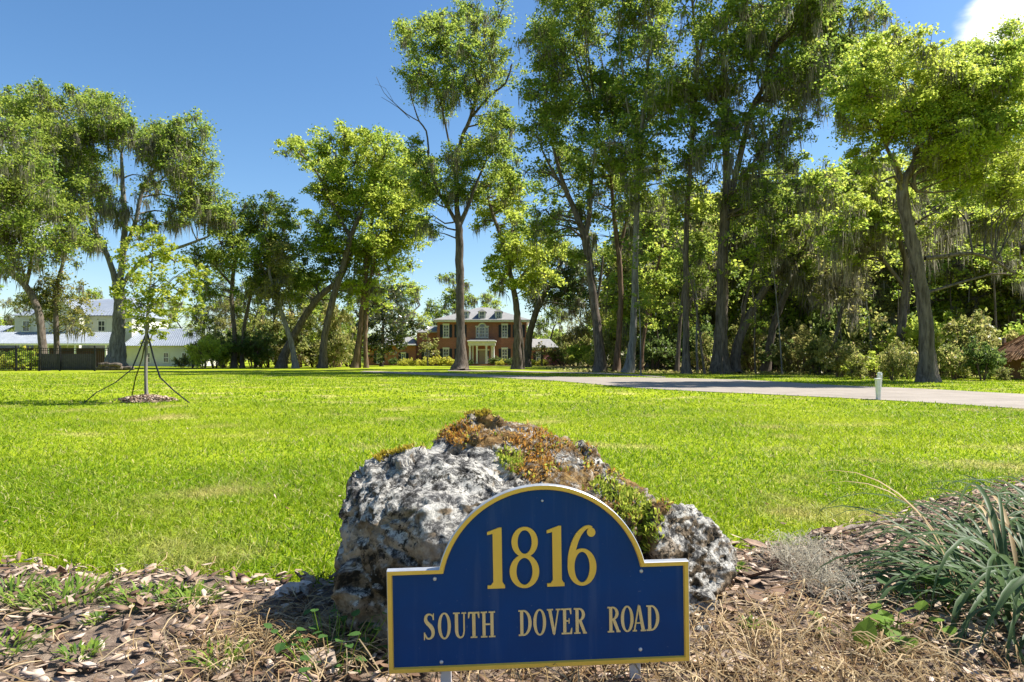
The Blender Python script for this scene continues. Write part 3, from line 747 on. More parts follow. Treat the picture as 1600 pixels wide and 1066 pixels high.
def glyph(ch, ox, oy, sx_, sy_, mat, nm, hh):
    mb = MB()
    for k, g_ in enumerate(GL[ch]):
        h = hh+0.00018*k
        T = lambda p: (ox+p[0]*sx_, oy+p[1]*sy_)
        if g_[0] == 'poly': polyg(mb, [T(p) for p in g_[1]], h)
        elif g_[0] == 'ring': strip(mb, [T(p) for p in g_[1]], [T(p) for p in g_[2]], h, g_[3])
        else: ribbon(mb, [(*T(p), p[2]*(sx_+sy_)/2) for p in cr2(g_[1])], h)
    mb.build(nm, mat, sign)
by = 1040-914.5
for ch, x in (('1', 765), ('8', 799.5), ('1', 857.5), ('6', 889.5)):
    glyph(ch, x-846, by, 1.0, 1.0, M['gold'], 'digit', 0.0085)
by = 1040-990
for ch, x, w_ in (('S',665,17.5),('O',687.5,20.5),('U',711,20.5),('T',734,17.6),('H',753.5,22.4),('D',812,20.5),('O',835,20),('V',856,22),('E',879,17),('R',898.5,20),('R',951.5,20),('O',972.5,20),('A',991,21),('D',1013,20.5)):
    glyph(ch, x-846, by, 1.0, 1.0, M['pale_gold'], 'letter', 0.0072)

# ------------------------------------------------------------------ strap-leaved clump on the right
M['strap'] = leafmat('strap_leaf', [(0,(0.025,0.055,0.018)),(0.5,(0.055,0.10,0.035)),(0.85,(0.11,0.16,0.07)),(0.95,(0.3,0.27,0.12)),(1,(0.36,0.26,0.12))], 0.35, 0.22, 0.5)
M['strap_dry'] = leafmat('strap_leaf_dry', [(0,(0.3,0.2,0.1)),(1,(0.5,0.38,0.2))], 0.25, 0.3, 0.6)
def strap(seed, L, rise, droop, wd):
    """one arching leaf along +X, creased along the middle"""
    r = random.Random(seed); n_ = 9; pts = []; a = rise; x = z = 0.0
    for i in range(n_+1):
        pts.append((x, z)); a -= droop/n_*(0.5+i/n_); x += math.cos(a)*L/n_; z += math.sin(a)*L/n_
    V, Fc = [], []
    sw_ = r.uniform(-0.12, 0.12)
    for i, (x, z) in enumerate(pts):
        t = i/n_; w_ = wd*(0.75+0.6*t-1.3*t**3) if i < n_ else 0.0006; y = sw_*L*t*t
        V += [(x, y-w_/2, z+w_*0.28), (x, y, z), (x, y+w_/2, z+w_*0.28)]
    for i in range(n_):
        Fc += [(3*i, 3*i+1, 3*i+4, 3*i+3), (3*i+1, 3*i+2, 3*i+5, 3*i+4)]
    me_ = bpy.data.meshes.new('leaf'); me_.from_pydata(V, [], Fc); me_.update()
    for p in me_.polygons: p.use_smooth = True
    return me_
def strap_clump(name, label, cx, cy, n_, spread, scale, seed, bias=None):
    r = random.Random(seed); t = thing(name, label, 'plant', (cx, cy, 0))
    ms = [strap(seed+i, r.uniform(0.42, 0.66)*scale, r.uniform(0.6, 1.4), r.uniform(1.8, 3.0), r.uniform(0.0125, 0.019)) for i in range(26)]
    for i, m_ in enumerate(ms): m_.materials.append(M['strap_dry'] if i % 26 == 12 else M['strap'])
    for i in range(n_):
        o = bpy.data.objects.new('leaf', ms[i % 26]); COL.objects.link(o); o.parent = t
        a = r.uniform(0, 2*math.pi); q = spread*math.sqrt(r.random())
        o.location = (q*math.cos(a)*1.0, q*math.sin(a), 0.02); o.rotation_euler = (r.gauss(0, 0.15), r.gauss(0, 0.16), a+r.gauss(0, 0.5))
        s_ = r.uniform(0.75, 1.15); o.scale = (s_, s_, s_)
    return t
strap_clump('strap_leaf_plant', 'large arching strap-leaved green clump at the edge of the bark bed', 1.68, 2.08, 298, 0.30, 1.04, 11)
strap_clump('strap_leaf_plant', 'strap-leaved clump behind the larger one, reaching over the lawn edge', 2.36, 2.85, 150, 0.24, 0.95, 47)

# ------------------------------------------------------------------ weeds, vines and moss on the bed
def rosette(name, label, cx, cy, n_, L, wd, mat, seed, group=None, spread=0.05, rise=0.8):
    r = np.random.default_rng(seed)
    a = r.random(n_)*2*np.pi; q = spread*np.sqrt(r.random(n_)); e = rise*(0.5+0.8*r.random(n_)); l_ = L*(0.5+0.6*r.random(n_))
    c = np.stack([q*np.cos(a), q*np.sin(a), np.full(n_, 0.015)], 1)
    a2 = a+r.normal(0, 0.6, n_)
    dv = np.stack([np.cos(a2)*np.cos(e), np.sin(a2)*np.cos(e), np.sin(e)], 1); sd = np.stack([-np.sin(a2), np.cos(a2), np.zeros(n_)], 1)
    mid = c+dv*l_[:, None]*0.55; tip = c+dv*l_[:, None]-np.array([0, 0, 1])*l_[:, None]*0.2
    V = np.stack([c-sd*wd*0.2, c+sd*wd*0.2, mid+sd*wd*0.5, tip, mid-sd*wd*0.5], 1).reshape(-1, 3); i = np.arange(n_)*5
    Fc = np.concatenate([np.stack([i, i+1, i+2], 1), np.stack([i, i+2, i+4], 1), np.stack([i+4, i+2, i+3], 1)])
    o = mesh_np(name, V, Fc, mat); o.location = (cx, cy, 0.02)
    return tag(o, label, 'weed', group)
M['weed'] = leafmat('weed_leaf', [(0,(0.07,0.14,0.015)),(0.5,(0.15,0.25,0.025)),(1,(0.27,0.34,0.05))], 0.4)
for i, (px_, py_, n_, L, sp, lab) in enumerate([
    (20,945,260,0.09,0.10,'bright green grass tuft at the left end of the bark bed'), (100,952,340,0.09,0.13,'widest green grass tuft in the bark bed on the left'),
    (225,955,240,0.08,0.10,'low green tuft in the bark bed, second nearest the boulder'), (295,958,240,0.085,0.08,'leafy green tuft in the bark bed, nearest the boulder'),
    (15,1030,200,0.07,0.08,'green tuft low in the bark at the near left end'), (128,1045,90,0.06,0.04,'small green weed among the near bark chips on the left'),
    (345,1058,110,0.09,0.04,'upright grassy weed beside the dry straw'), (150,990,70,0.05,0.03,'tiny green weed between the large bark chips')]):
    g = G(px_, py_); rosette('grass_tuft', lab, g.x, g.y, int(n_*0.62), L*0.85, 0.007, M['weed'], 60+i, None, sp)
for i, (px_, py_, lab) in enumerate([(1150,905,'tiny green weed at the right foot of the boulder'), (1180,1000,'pale green weed in the straw right of the sign'), (1240,860,'small green weed at the lawn edge right of the boulder')]):
    g = G(px_, py_); rosette('small_weed', lab, g.x, g.y, 40, 0.05, 0.012, M['weed'], 90+i, None, 0.03)

def broad_leaf_plant(name, label, loc, leaves, mat, stems=True):
    """leaves: (dx, dy, z, size, yaw, tilt); a heart shaped leaf of its own for each, on a stalk"""
    t = thing(name, label, 'weed', loc)
    base = [(0,0,0),(0.12,0.36,0.05),(0.42,0.46,0.06),(0.75,0.30,0.03),(1.05,0,-0.06),(0.75,-0.30,0.03),(0.42,-0.46,0.06),(0.12,-0.36,0.05),(0.5,0,0.0)]
    me_ = bpy.data.meshes.new('leaf'); me_.from_pydata(base, [], [(0,8,1),(1,8,2),(2,8,3),(3,8,4),(4,8,5),(5,8,6),(6,8,7),(7,8,0)]); me_.materials.append(mat)
    for k, (dx, dy, z, s_, yaw, tilt) in enumerate(leaves):
        o = bpy.data.objects.new('leaf', me_); COL.objects.link(o); o.parent = t; o.location = (dx, dy, z); o.scale = (s_, s_, s_); o.rotation_euler = (tilt*0.4, tilt, yaw)
        if stems:
            st = MB(); st.tube([(dx*0.5, dy*0.5, 0.0), (dx*0.8, dy*0.8, z*0.7), (dx, dy, z)], [0.002, 0.0015, 0.0012], 4); st.build('stalk', M['weed'], t)
    return t
M['vine'] = leafmat('vine_leaf', [(0,(0.03,0.07,0.02)),(0.6,(0.06,0.13,0.03)),(1,(0.11,0.19,0.05))], 0.35, 0.15, 0.6)
M['broad'] = leafmat('broad_leaf', [(0,(0.08,0.16,0.02)),(1,(0.2,0.32,0.04))], 0.45, 0.15, 0.6)
rr = random.Random(5)
g = P(520, 1040, 1.72)
broad_leaf_plant('creeping_vine', 'dark green creeping vine at the shaded left foot of the boulder', (g.x, g.y, 0.01),
   [(rr.gauss(0, 0.085), rr.gauss(0.02, 0.09), rr.uniform(0.02, 0.13), rr.uniform(0.018, 0.032), rr.uniform(0, 6.28), rr.uniform(-0.5, 0.5)) for _ in range(75)], M['vine'])
g = G(1395, 1020)
broad_leaf_plant('broadleaf_weed', 'broad-leaved green weed in front of the strap-leaved clump', (g.x, g.y, 0.01),
   [(rr.gauss(0, 0.07), rr.gauss(0, 0.05), rr.uniform(0.03, 0.1), rr.uniform(0.035, 0.06), rr.uniform(0, 6.28), rr.uniform(-0.6, 0.4)) for _ in range(22)], M['broad'])
g = G(1350, 1045)
broad_leaf_plant('broadleaf_weed', 'single bright green leafy seedling left of the broad-leaved weed', (g.x, g.y, 0.01),
   [(0, 0, 0.05, 0.075, 0.9, -0.9), (0.03, 0.0, 0.03, 0.045, 0.1, -0.3), (0.02, 0.02, 0.03, 0.04, 2.0, -0.3)], M['broad'])
g = G(1450, 960)
broad_leaf_plant('broadleaf_weed', 'round-leaved weed growing up through the strap-leaved clump', (g.x, g.y, 0.01),
   [(rr.gauss(0, 0.06), rr.gauss(0, 0.05), rr.uniform(0.05, 0.13), rr.uniform(0.04, 0.07), rr.uniform(0, 6.28), rr.uniform(-0.6, 0.4)) for _ in range(16)], M['vine'])
# grey clump of fallen moss
def fallen_moss(label, pts, n_):
    V_ = []
    for px_, py_, s_ in pts:
        g_ = G(px_, py_); x = rng.normal(g_.x, s_, n_); y = rng.normal(g_.y, s_*1.3, n_)
        V_.append(strips(x, y, 0.03+0.05*rng.random(n_), (0.04, 0.12), 0.0016, 0.05, 4, 3.0))
    v_, f_ = cat(V_); tag(mesh_np('fallen_moss', v_, f_, M['fallen']), label, 'moss')
fallen_moss('grey wisp of fallen hanging moss on the bark right of the sign', [(1262,880,0.05),(1275,915,0.045),(1305,945,0.05),(1230,895,0.04)], 230)
# fallen sticks by the bed edge
M['stick'] = barkmat('dry_stick', (0.16,0.12,0.09), (0.40,0.33,0.27), 40, 0.1)
def stick(label, pts, rad):
    ps = [Vector((G(a, b).x, G(a, b).y, z)) for a, b, z in pts]; ps, rs = spline(ps, rad, 0.03); mb = MB(); mb.tube(ps, rs, 7); tag(mb.build('fallen_stick', M['stick'], smooth=True), label, 'stick')
stick('long dry stick lying along the lawn edge right of the boulder', [(1285,855,0.045),(1340,842,0.055),(1420,828,0.05),(1500,812,0.03)], [0.004,0.008,0.01,0.009])
stick('shorter bent stick nearer the strap-leaved clump', [(1315,862,0.04),(1380,855,0.06),(1450,832,0.07)], [0.003,0.006,0.007])
stick('thin twig across the bark left of the boulder', [(395,975,0.04),(440,1005,0.05),(490,1020,0.045)], [0.002,0.003,0.003])

# ------------------------------------------------------------------ trees
def leaf_quads(c, size, aspect, r, up=0.5):
    n = len(c)
    nn = r.normal(0, 1, (n, 3)); nn[:, 2] = np.abs(nn[:, 2])+up; nn /= np.linalg.norm(nn, axis=1)[:, None]
    u = np.cross(nn, r.normal(0, 1, (n, 3))); u /= np.linalg.norm(u, axis=1)[:, None]+1e-9
    v = np.cross(nn, u)
    L = (size*(0.6+0.8*r.random(n)))[:, None]*0.5; W = L*aspect
    b = nn*L*0.25
    V = np.stack([c-u*L-b, c+v*W, c+u*L-b, c-v*W], 1).reshape(-1, 3)
    return V, np.arange(4*n).reshape(n, 4)

def crown_geo(clumps, r, leaf, dens, lai_m=None, sprig=1.0):
    """clumps: (centre Vector, radius, weight). Leaves gather in sprays, thinner below. Returns leaf centres, twig tubes, spray list"""
    C, tw, sprays = [], [], []
    for c, Rr, wgt in clumps:
        n = max(40, int(dens*wgt*math.pi*Rr*Rr/(leaf*leaf)))
        k = int((9+Rr*4)*sprig); 
        for s in range(k):
            d = r.normal(0, 1, 3); d /= np.linalg.norm(d)+1e-9
            d[2] = d[2]*0.8+0.12
            q = Rr*(0.3+0.95*r.random()**0.8)
            p = np.array(c)+d*q; rs = Rr*(0.20+0.22*r.random())
            m = int(n/k*(0.5+r.random())*(1.15 if d[2] > 0 else 0.75))
            o = r.normal(0, 0.66, (m, 3))*rs; o[:, 2] *= 0.62
            # leaves trail outward and a little down along the spray
            o += np.outer(r.random(m)-0.3, d)*rs*0.9; o[:, 2] -= (o[:, 0]**2+o[:, 1]**2)/(rs*6)
            C.append(p+o); sprays.append((Vector(p), rs))
            mid = (Vector(c)+Vector(p))*0.5+Vector(r.normal(0, 0.06*Rr, 3))
            tw.append(tube_np([Vector(c), mid, Vector(p)], [0.018*Rr+0.006, 0.011*Rr+0.004, 0.004], 3))
    return np.concatenate(C), tw, sprays

def moss_geo(sprays, amount, r, Lr=(0.5, 1.9), wd=0.035):
    V, Fc, n0 = [], [], 0
    for p, rs in sprays:
        if r.random() > amount: continue
        for k in range(r.integers(5, 14)):
            a = np.array(p)+r.normal(0, 0.35, 3)*rs*np.array([1, 1, 0.5]); L = Lr[0]+(Lr[1]-Lr[0])*r.random()**1.8
            for q in range(4):
                b = a+r.normal(0, 0.09, 3); l_ = L*(0.6+0.4*r.random()); th = r.random()*np.pi
                sd = np.array([np.cos(th), np.sin(th), 0])*wd*(0.5+r.random()); sway = r.normal(0, 0.09, 3)*l_
                m1 = b-np.array([0, 0, l_*0.45])+sway
                e = b-np.array([0, 0, l_])+sway*1.6
                V += [b-sd*0.4, b+sd*0.4, m1+sd, e, m1-sd]; Fc += [(n0, n0+1, n0+2), (n0, n0+2, n0+4), (n0+4, n0+2, n0+3)]; n0 += 5
    return (np.array(V), np.array(Fc)) if V else None

def trunk_geo(pts, rad, step, sides, flare, seed):
    ps, rs = spline(pts, rad, step); r = random.Random(seed); ph = [r.uniform(0, 6.28) for _ in range(4)]
    z0 = ps[0].z
    rs = [q*(1+flare*math.exp(-(p.z-z0)/(rad[0]*2.2))) for p, q in zip(ps, rs)]
    jit = [Vector((r.gauss(0, 0.02), r.gauss(0, 0.02), 0))*(3*q) for q in rs]
    ps = [p+j for p, j in zip(ps, jit)]
    def rough(i, a):
        fl = flare*math.exp(-(ps[i].z-z0)/(rad[0]*1.6))
        return 1+0.05*np.sin(3*a+ph[0]+i*0.1)+0.035*np.sin(7*a+ph[1]+i*0.25)+0.22*fl*np.sin(5*a+ph[2])
    return tube_np(ps, rs, sides, rough)+(ps, rs)

def tree(name, label, d, stems, clumps=(), fills=(), bark='bark', leaf='leaf_oak', lsize=0.16, dens=1.0, moss=0.0, seed=1, depth=3.0, group=None, base_z=-0.08, comp=True, mossL=(0.5,1.9), extra=None, tw_=1.0, flare=0.5):
    r = np.random.default_rng(seed); k = d/F
    if d > 30: lsize *= 1.1
    root = thing(name, label, 'tree', (stems[0][0][0]*k-HX*k, d, 0), 0, group)
    off = root.location.copy()
    sk = []
    for i, st in enumerate(stems):
        pts = [P(q[0], q[1], d+(q[3] if len(q) > 3 else 0)) for q in st]; rad = [q[2]*k*0.43*tw_ for q in st]
        if i == 0 or st[0][1] > 545:
            pts[0].z = base_z
        v, f, ps, rs = trunk_geo([p-off for p in pts], rad, 0.35 if i == 0 else 0.5, 14 if i == 0 else 9, flare if st[0][1] > 545 else 0.0, seed+i)
        mesh_np('trunk' if st[0][1] > 545 else 'limb', v, f, M[bark], root, True)
        sk += [(p+off, q) for p, q in zip(ps, rs)]
    cl = []
    for q in clumps:
        cl.append((P(q[0], q[1], d+float(r.uniform(-1, 1))*depth), q[2]*k*1.03, q[3] if len(q) > 3 else 1.0))
    for cx, cy, rx, ry, n, rr_ in fills:
        placed = []; tries = 0
        while len(placed) < n and tries < n*40:
            tries += 1
            a = r.random()*2*np.pi; q = math.sqrt(r.random()); x, y = cx+rx*q*math.cos(a), cy+ry*q*math.sin(a)
            if all(math.hypot(x-a_, y-b_) > rr_*0.85*(1-tries/(n*45)) for a_, b_ in placed): placed.append((x, y))
        for x, y in placed: cl.append((P(x, y, d+float(r.uniform(-1, 1))*depth), rr_*k*float(r.uniform(0.85, 1.35)), 1.0))
    if extra: cl += extra
    cen = sum((c for c, _, _ in cl), Vector())/max(1, len(cl))
    for c, Rr, w_ in list(cl) if comp else ():
        q = c.lerp(cen, 0.16)
        cl.append((q+Vector((r.normal(0, 0.6)*Rr, r.uniform(-1, 1)*depth*0.8, r.normal(-0.15, 0.5)*Rr)), Rr*float(r.uniform(0.6, 0.9)), w_*0.8))
    # limbs out to the clumps
    low = stems[0][0][1]
    zs = np.array([p.z for p, _ in sk]); A = np.array([p for p, _ in sk])
    hmin = 0.22*max(zs)
    for c, Rr, _ in cl:
        dd = np.linalg.norm(A-np.array(c), axis=1)+np.where(zs > c.z-0.15*Rr, 5.0, 0.0)+np.where(zs < hmin, 100.0, 0.0)
        j = int(np.argmin(dd)); s_, rs_ = sk[j]; L = (c-s_).length
        if L < 0.3: continue
        m1 = s_.lerp(c, 0.35)+Vector(r.normal(0, 0.06, 3))*L+Vector((0, 0, 0.06*L)); m2 = s_.lerp(c, 0.7)+Vector(r.normal(0, 0.06, 3))*L+Vector((0, 0, 0.07*L))
        r0 = min(0.62*rs_, 0.022+0.014*L+0.01*Rr)
        ps, rs2 = spline([s_-off, m1-off, m2-off, c-off], [r0, r0*0.75, r0*0.5, r0*0.28], 0.6)
        v, f = tube_np(ps, rs2, 6); mesh_np('limb', v, f, M[bark], root, True)
    if not cl: return root
    C, tw, sprays = crown_geo([(c-off, Rr, w_) for c, Rr, w_ in cl], r, lsize, dens*11.5)
    v, f = cat(tw); tag(mesh_np('twigs', v, f, M[bark], root), None, None, None, 'stuff')
    v, f = leaf_quads(C, lsize, 0.62, r); tag(mesh_np('crown', v, f, M[leaf], root), None, None, None, 'stuff')
    if moss:
        g_ = moss_geo(sprays, moss*0.55 if comp else moss, r, (mossL[0]*0.7, mossL[1]*0.75), 0.021*d/45)
        if g_: tag(mesh_np('hanging_moss', g_[0], g_[1], M['moss_hang'], root), None, None, None, 'stuff')
    return root

GR = 'tall trees round the lawn'
# --- left
tree('oak_tree', 'dark oak at the left edge, trunk leaning left, hung with grey moss', 49,
     [[(68,579,15),(66,530,13),(58,480,12),(38,445,11),(5,415,10),(-35,370,8),(-50,300,6)], [(40,447,7),(50,400,6),(45,350,4),(30,310,3)]],
     [(30,370,42),(80,385,38),(-15,310,50),(40,310,44),(-50,250,48),(95,340,30),(10,270,40),(65,290,34),(-60,380,40),(30,420,26,0.6),(-20,190,36,0.8),(15,205,30,0.7),(-50,160,34,0.8)],
     [(-80,300,60,100,5,45)], leaf='leaf_oak', lsize=0.17, dens=0.58, moss=1.5, seed=3, depth=3, group=GR)
tree('slender_tree', 'slender tree with thin olive foliage before the white house', 52,
     [[(90,578,10),(88,520,9),(87,460,8),(96,420,6),(104,385,4)]], [(70,500,24,0.8),(112,490,26,0.9),(95,450,26,0.5),(125,515,16,0.7),(100,395,22,0.6),(70,440,20,0.5),(60,470,18,0.5)],
     bark='bark', leaf='leaf_olive', lsize=0.17, dens=0.65, moss=0.1, seed=5, depth=1.5, group=GR)
tree('oak_tree', 'spreading grey-trunked oak full of moss beside the white house', 62,
     [[(180,574,34),(184,520,25),(187,470,24),(183,440,22)], [(184,452,15),(170,405,12),(150,365,11),(135,320,9),(122,270,7),(128,210,5)], [(186,448,16),(192,400,14),(195,340,12),(192,290,9),(190,240,5)],
      [(193,395,10),(212,345,9),(222,300,8),(245,260,6),(265,225,4)], [(188,455,10),(205,425,9),(235,400,8),(285,385,6),(325,370,4)], [(150,367,7),(110,345,6),(70,330,4)]],
     [(62,150,26,1.1),(55,185,30),(30,195,34),(100,205,38),(140,165,38,1.1),(170,185,34,1.1),(165,215,36),(205,215,30),(75,235,40),(120,245,40),(30,240,34),(235,235,20,0.7),(275,200,28,1.1),(290,230,38,1.1),(255,215,30),(310,265,34,1.1),(270,270,34),(325,320,30),(300,330,28),(230,300,22,0.6),(160,290,28,0.8),(110,300,34),(60,285,32),(340,350,28),(180,340,20,0.5),(130,380,22,0.7),(150,330,24,0.7),(235,350,20,0.5),(20,160,26,0.8)],
     bark='bark_grey', leaf='leaf_oak', lsize=0.20, dens=0.68, moss=1.2, seed=8, depth=4.5, tw_=0.82, group=GR, mossL=(0.6,2.6))
tree('oak_tree', 'dark mossy oak between the spreading oak and the leaning trees', 66,
     [[(365,575,10),(366,520,8),(362,460,7),(368,400,6)], [(378,575,8),(380,520,7),(392,460,5),(400,420,4)], [(366,450,5),(340,420,4),(325,400,3)]],
     [(345,380,30),(385,360,30),(420,330,26,0.9),(445,320,20,0.9),(400,400,34),(350,420,30),(440,380,30),(310,400,22),(460,345,18,0.8),(430,430,28),(380,330,24,0.9),(470,400,24),(330,460,26,0.8),(395,455,24,0.8)],
     leaf='leaf_oak', lsize=0.22, dens=0.75, moss=0.3, seed=11, depth=4, group=GR)
tree('leaning_tree', 'black trunk leaning far to the right at the lawn edge', 64,
     [[(438,576,20),(448,545,17),(470,505,15),(495,468,15),(515,450,13),(535,430,9),(550,395,6)]],
     [(505,420,26),(480,440,24),(530,395,26,0.8),(460,460,22,0.8),(500,385,24,0.8),(545,455,22,0.7)],
     leaf='leaf_oak', lsize=0.22, dens=0.80, moss=0.1, seed=13, depth=2.5, tw_=0.8, group=GR)
tree('slender_tree', 'thin grey trunk leaning left across the black leaning trunk', 62,
     [[(462,576,11),(456,540,9),(444,500,8),(428,455,7),(420,420,4)]], [(420,425,26,0.9),(440,400,24,0.8),(405,450,22,0.8),(450,440,20,0.6),(430,465,18,0.5)], bark='bark_grey', leaf='leaf_olive', lsize=0.2, dens=0.8, moss=0.2, seed=17, depth=2, group=GR)
tree('oak_tree', 'bright-crowned oak, trunk leaning right toward the pair of straight trunks', 63,
     [[(504,576,14),(507,530,12),(520,470,12),(538,410,11),(552,360,9),(575,310,6),(590,270,4)], [(548,372,6),(520,320,5),(495,270,4),(470,240,3)]],
     [(452,235,18,0.9),(475,240,24,0.9),(505,225,20),(515,255,24),(540,215,18),(525,300,28),(555,255,32,1.1),(500,300,18,0.7),(600,245,28,1.1),(570,300,36,1.1),(540,345,34),(510,370,26),(600,310,34,1.1),(580,225,20,0.8)],
     leaf='leaf_bright', lsize=0.22, dens=1.05, moss=0.08, seed=19, depth=3.5, group=GR)
tree('oak_tree', 'bright-crowned oak with two straight pale trunks left of the brick house', 65,
     [[(556,577,14),(562,530,11),(568,470,10),(573,410,9),(580,350,6),(600,290,4)], [(572,577,8),(571,530,7),(574,480,6),(582,420,5),(600,370,4)]],
     [(625,260,28,1.1),(645,300,28,1.1),(610,345,34),(640,345,24),(590,385,32),(560,395,28),(620,390,28),(645,375,22,0.9),(595,430,28),(560,440,24,0.8),(630,420,18,0.6),(610,280,30),(585,475,18,0.5),(650,255,22)],
     leaf='leaf_bright', lsize=0.22, dens=1.05, moss=0.2, seed=23, depth=3.5, group=GR, bark='bark_brown')
# --- the tall one before the house
tree('oak_tree', 'tallest lone oak before the brick house with a bare dead limb', 50,
     [[(719,580,27),(720,540,23),(719,470,22),(718,400,21),(717,360,20),(714,320,13),(714,260,12),(722,215,10),(733,190,10),(745,150,8),(752,100,6),(760,40,4)],
      [(716,352,13),(700,325,9),(682,295,7),(672,260,5),(668,235,5)], [(718,352,14),(733,318,10),(745,285,7),(760,250,5)], [(738,182,7),(765,150,6),(790,130,5),(800,100,4)],
      [(714,265,6),(700,215,5),(690,165,4),(680,110,3)],
      [(670,240,5),(666,205,4.5),(655,190,4),(648,170,3),(640,145,2)], [(655,190,3),(635,178,2.2),(615,160,1.8),(600,145,1.2),(588,120,0.8)], [(640,185,2),(622,168,1.5),(596,152,0.9)], [(648,172,2),(640,140,1.3),(632,118,0.8)], [(615,160,1.2),(602,138,0.8),(586,132,0.6)]],
     [(680,45,26),(700,60,26),(660,75,30),(640,60,20,0.8),(655,110,28),(680,130,24),(700,100,24),(740,55,24),(735,95,28),(770,75,26),(745,15,26,0.8),(780,25,28,0.8),(715,20,20,0.7),(790,110,26,0.8),(690,160,24,0.9),(720,140,24,0.7),(760,130,24,0.8),
      (645,230,20,0.9),(665,270,28),(640,275,18),(690,290,24),(720,265,28,1.1),(750,250,34,1.1),(775,210,28,0.9),(760,290,30,1.1),(790,255,30),(735,310,26),(770,180,24,0.9),(665,310,22),(660,345,16,0.6),(675,365,18,0.6),(800,210,24,0.9)],
     leaf='leaf_oak', lsize=0.16, dens=0.68, moss=0.35, seed=29, depth=3.5, tw_=0.68, flare=1.1, group=GR)
tree('oak_tree', 'bright leaning oak in front of the right end of the brick house', 56,
     [[(808,577,17),(809,540,15),(808,490,12),(800,440,9),(785,380,8),(770,335,6),(762,310,4)], [(818,577,5),(815,520,4),(808,470,3)], [(802,450,6),(825,420,5),(850,400,4)]],
     [(780,330,24,0.9),(800,360,26,0.8),(760,320,20,0.8),(795,405,26,1.1),(825,415,26,1.1),(770,420,18,0.8),(840,390,26),(850,430,22,1.1),(790,310,24,0.8),(820,450,20,0.9),(815,340,22,0.7),(782,445,16,0.7),(870,400,22),(800,290,26,0.8),(770,270,20,0.7)],
     leaf='leaf_bright', lsize=0.2, dens=1.0, moss=0.15, seed=31, depth=3.0, group=GR)
tree('leaning_tree', 'dark leaning tree behind the right end of the brick house', 74,
     [[(822,574,14),(828,520,12),(845,470,11),(868,430,9),(885,390,7)]], [(870,400,24),(895,430,24),(850,440,26),(880,460,24,0.8),(905,395,22),(860,360,24,0.8),(835,470,20,0.8),(900,470,18,0.6)], leaf='leaf_dark', lsize=0.26, dens=0.95, moss=0.3, seed=37, depth=3, group=GR)
# --- right hand row along the drive
tree('oak_tree', 'forked oak leaning left, first of the row right of the drive branch', 44,
     [[(938,582,22),(936,540,18),(930,490,16),(924,440,15),(917,390,15),(913,368,15),(900,335,11),(885,300,9),(872,260,6),(862,220,4)], [(914,370,11),(921,335,9),(922,300,8),(928,250,6),(935,200,4)], [(885,300,6),(865,270,5),(845,230,3)], [(930,480,6),(938,440,5),(942,400,3)]],
     [(850,300,24),(870,250,30),(845,220,28,0.9),(865,180,34),(890,130,34),(850,140,26,0.8),(880,70,34),(850,50,26,0.8),(910,210,34),(900,280,28),(920,30,34),(870,0,30),(855,100,24,0.8),(935,120,30),(910,340,20,0.7),(880,330,20,0.7),(850,350,18,0.6),(830,140,24,0.7),(828,200,22,0.6),(838,60,24,0.7),(822,270,20,0.6)],
     [(895,-60,60,50,4,36),(925,180,60,170,6,32),(870,380,40,40,3,22)], leaf='leaf_oak', lsize=0.165, dens=0.58, moss=0.2, seed=41, depth=3.5, tw_=0.95, group=GR)
tree('slender_tree', 'reddish brown trunk forking halfway, second of the row', 44.5,
     [[(963,582,16),(967,530,13),(970,470,12),(968,410,12),(962,360,11),(958,320,9),(955,270,6),(960,220,4)], [(967,400,8),(975,360,7),(984,320,5),(990,280,4)]],
     [(950,290,26),(940,240,28),(965,230,30),(985,280,24),(945,340,20,0.7),(960,180,30),(990,330,18,0.6),(945,160,26)], bark='bark_brown', leaf='leaf_oak', lsize=0.165, dens=0.60, moss=0.15, seed=43, depth=2.5, tw_=0.78, group=GR)
tree('oak_tree', 'tall straight grey oak, third of the row beyond the drive', 41,
     [[(982,584,24),(988,540,18),(991,480,15),(992,420,15),(994,350,14),(997,280,12),(1002,210,10),(1010,130,7),(1018,50,5)], [(1000,240,7),(985,190,6),(975,130,5),(968,70,3)], [(1002,210,6),(1025,160,5),(1040,110,3)]],
     [(1000,310,26,0.8),(1020,270,28),(980,250,26),(1030,210,30),(985,190,32),(1010,150,34),(1040,150,26),(970,130,32),(1000,90,34),(1035,70,28),(965,60,32),(1000,20,34),(1030,10,26),(1030,330,22,0.7),(970,330,20,0.7)],
     [(1000,-60,60,50,4,36),(1005,190,65,150,5,32)], leaf='leaf_oak', lsize=0.16, dens=0.56, moss=0.25, seed=47, depth=3.5, tw_=0.75, group=GR, bark='bark_grey')
tree('sapling_tree', 'thin pale trunk leaning right behind the third tall oak', 45,
     [[(1002,581,8),(1004,540,6),(1012,490,6),(1022,440,5),(1034,390,4)]], [(1015,470,16,0.6),(1035,410,22,0.9),(1020,440,20,0.8),(1045,430,18,0.8),(1010,500,14,0.5)], leaf='leaf_bright', lsize=0.17, dens=0.8, seed=53, depth=1.5, group=GR, bark='bark_brown')
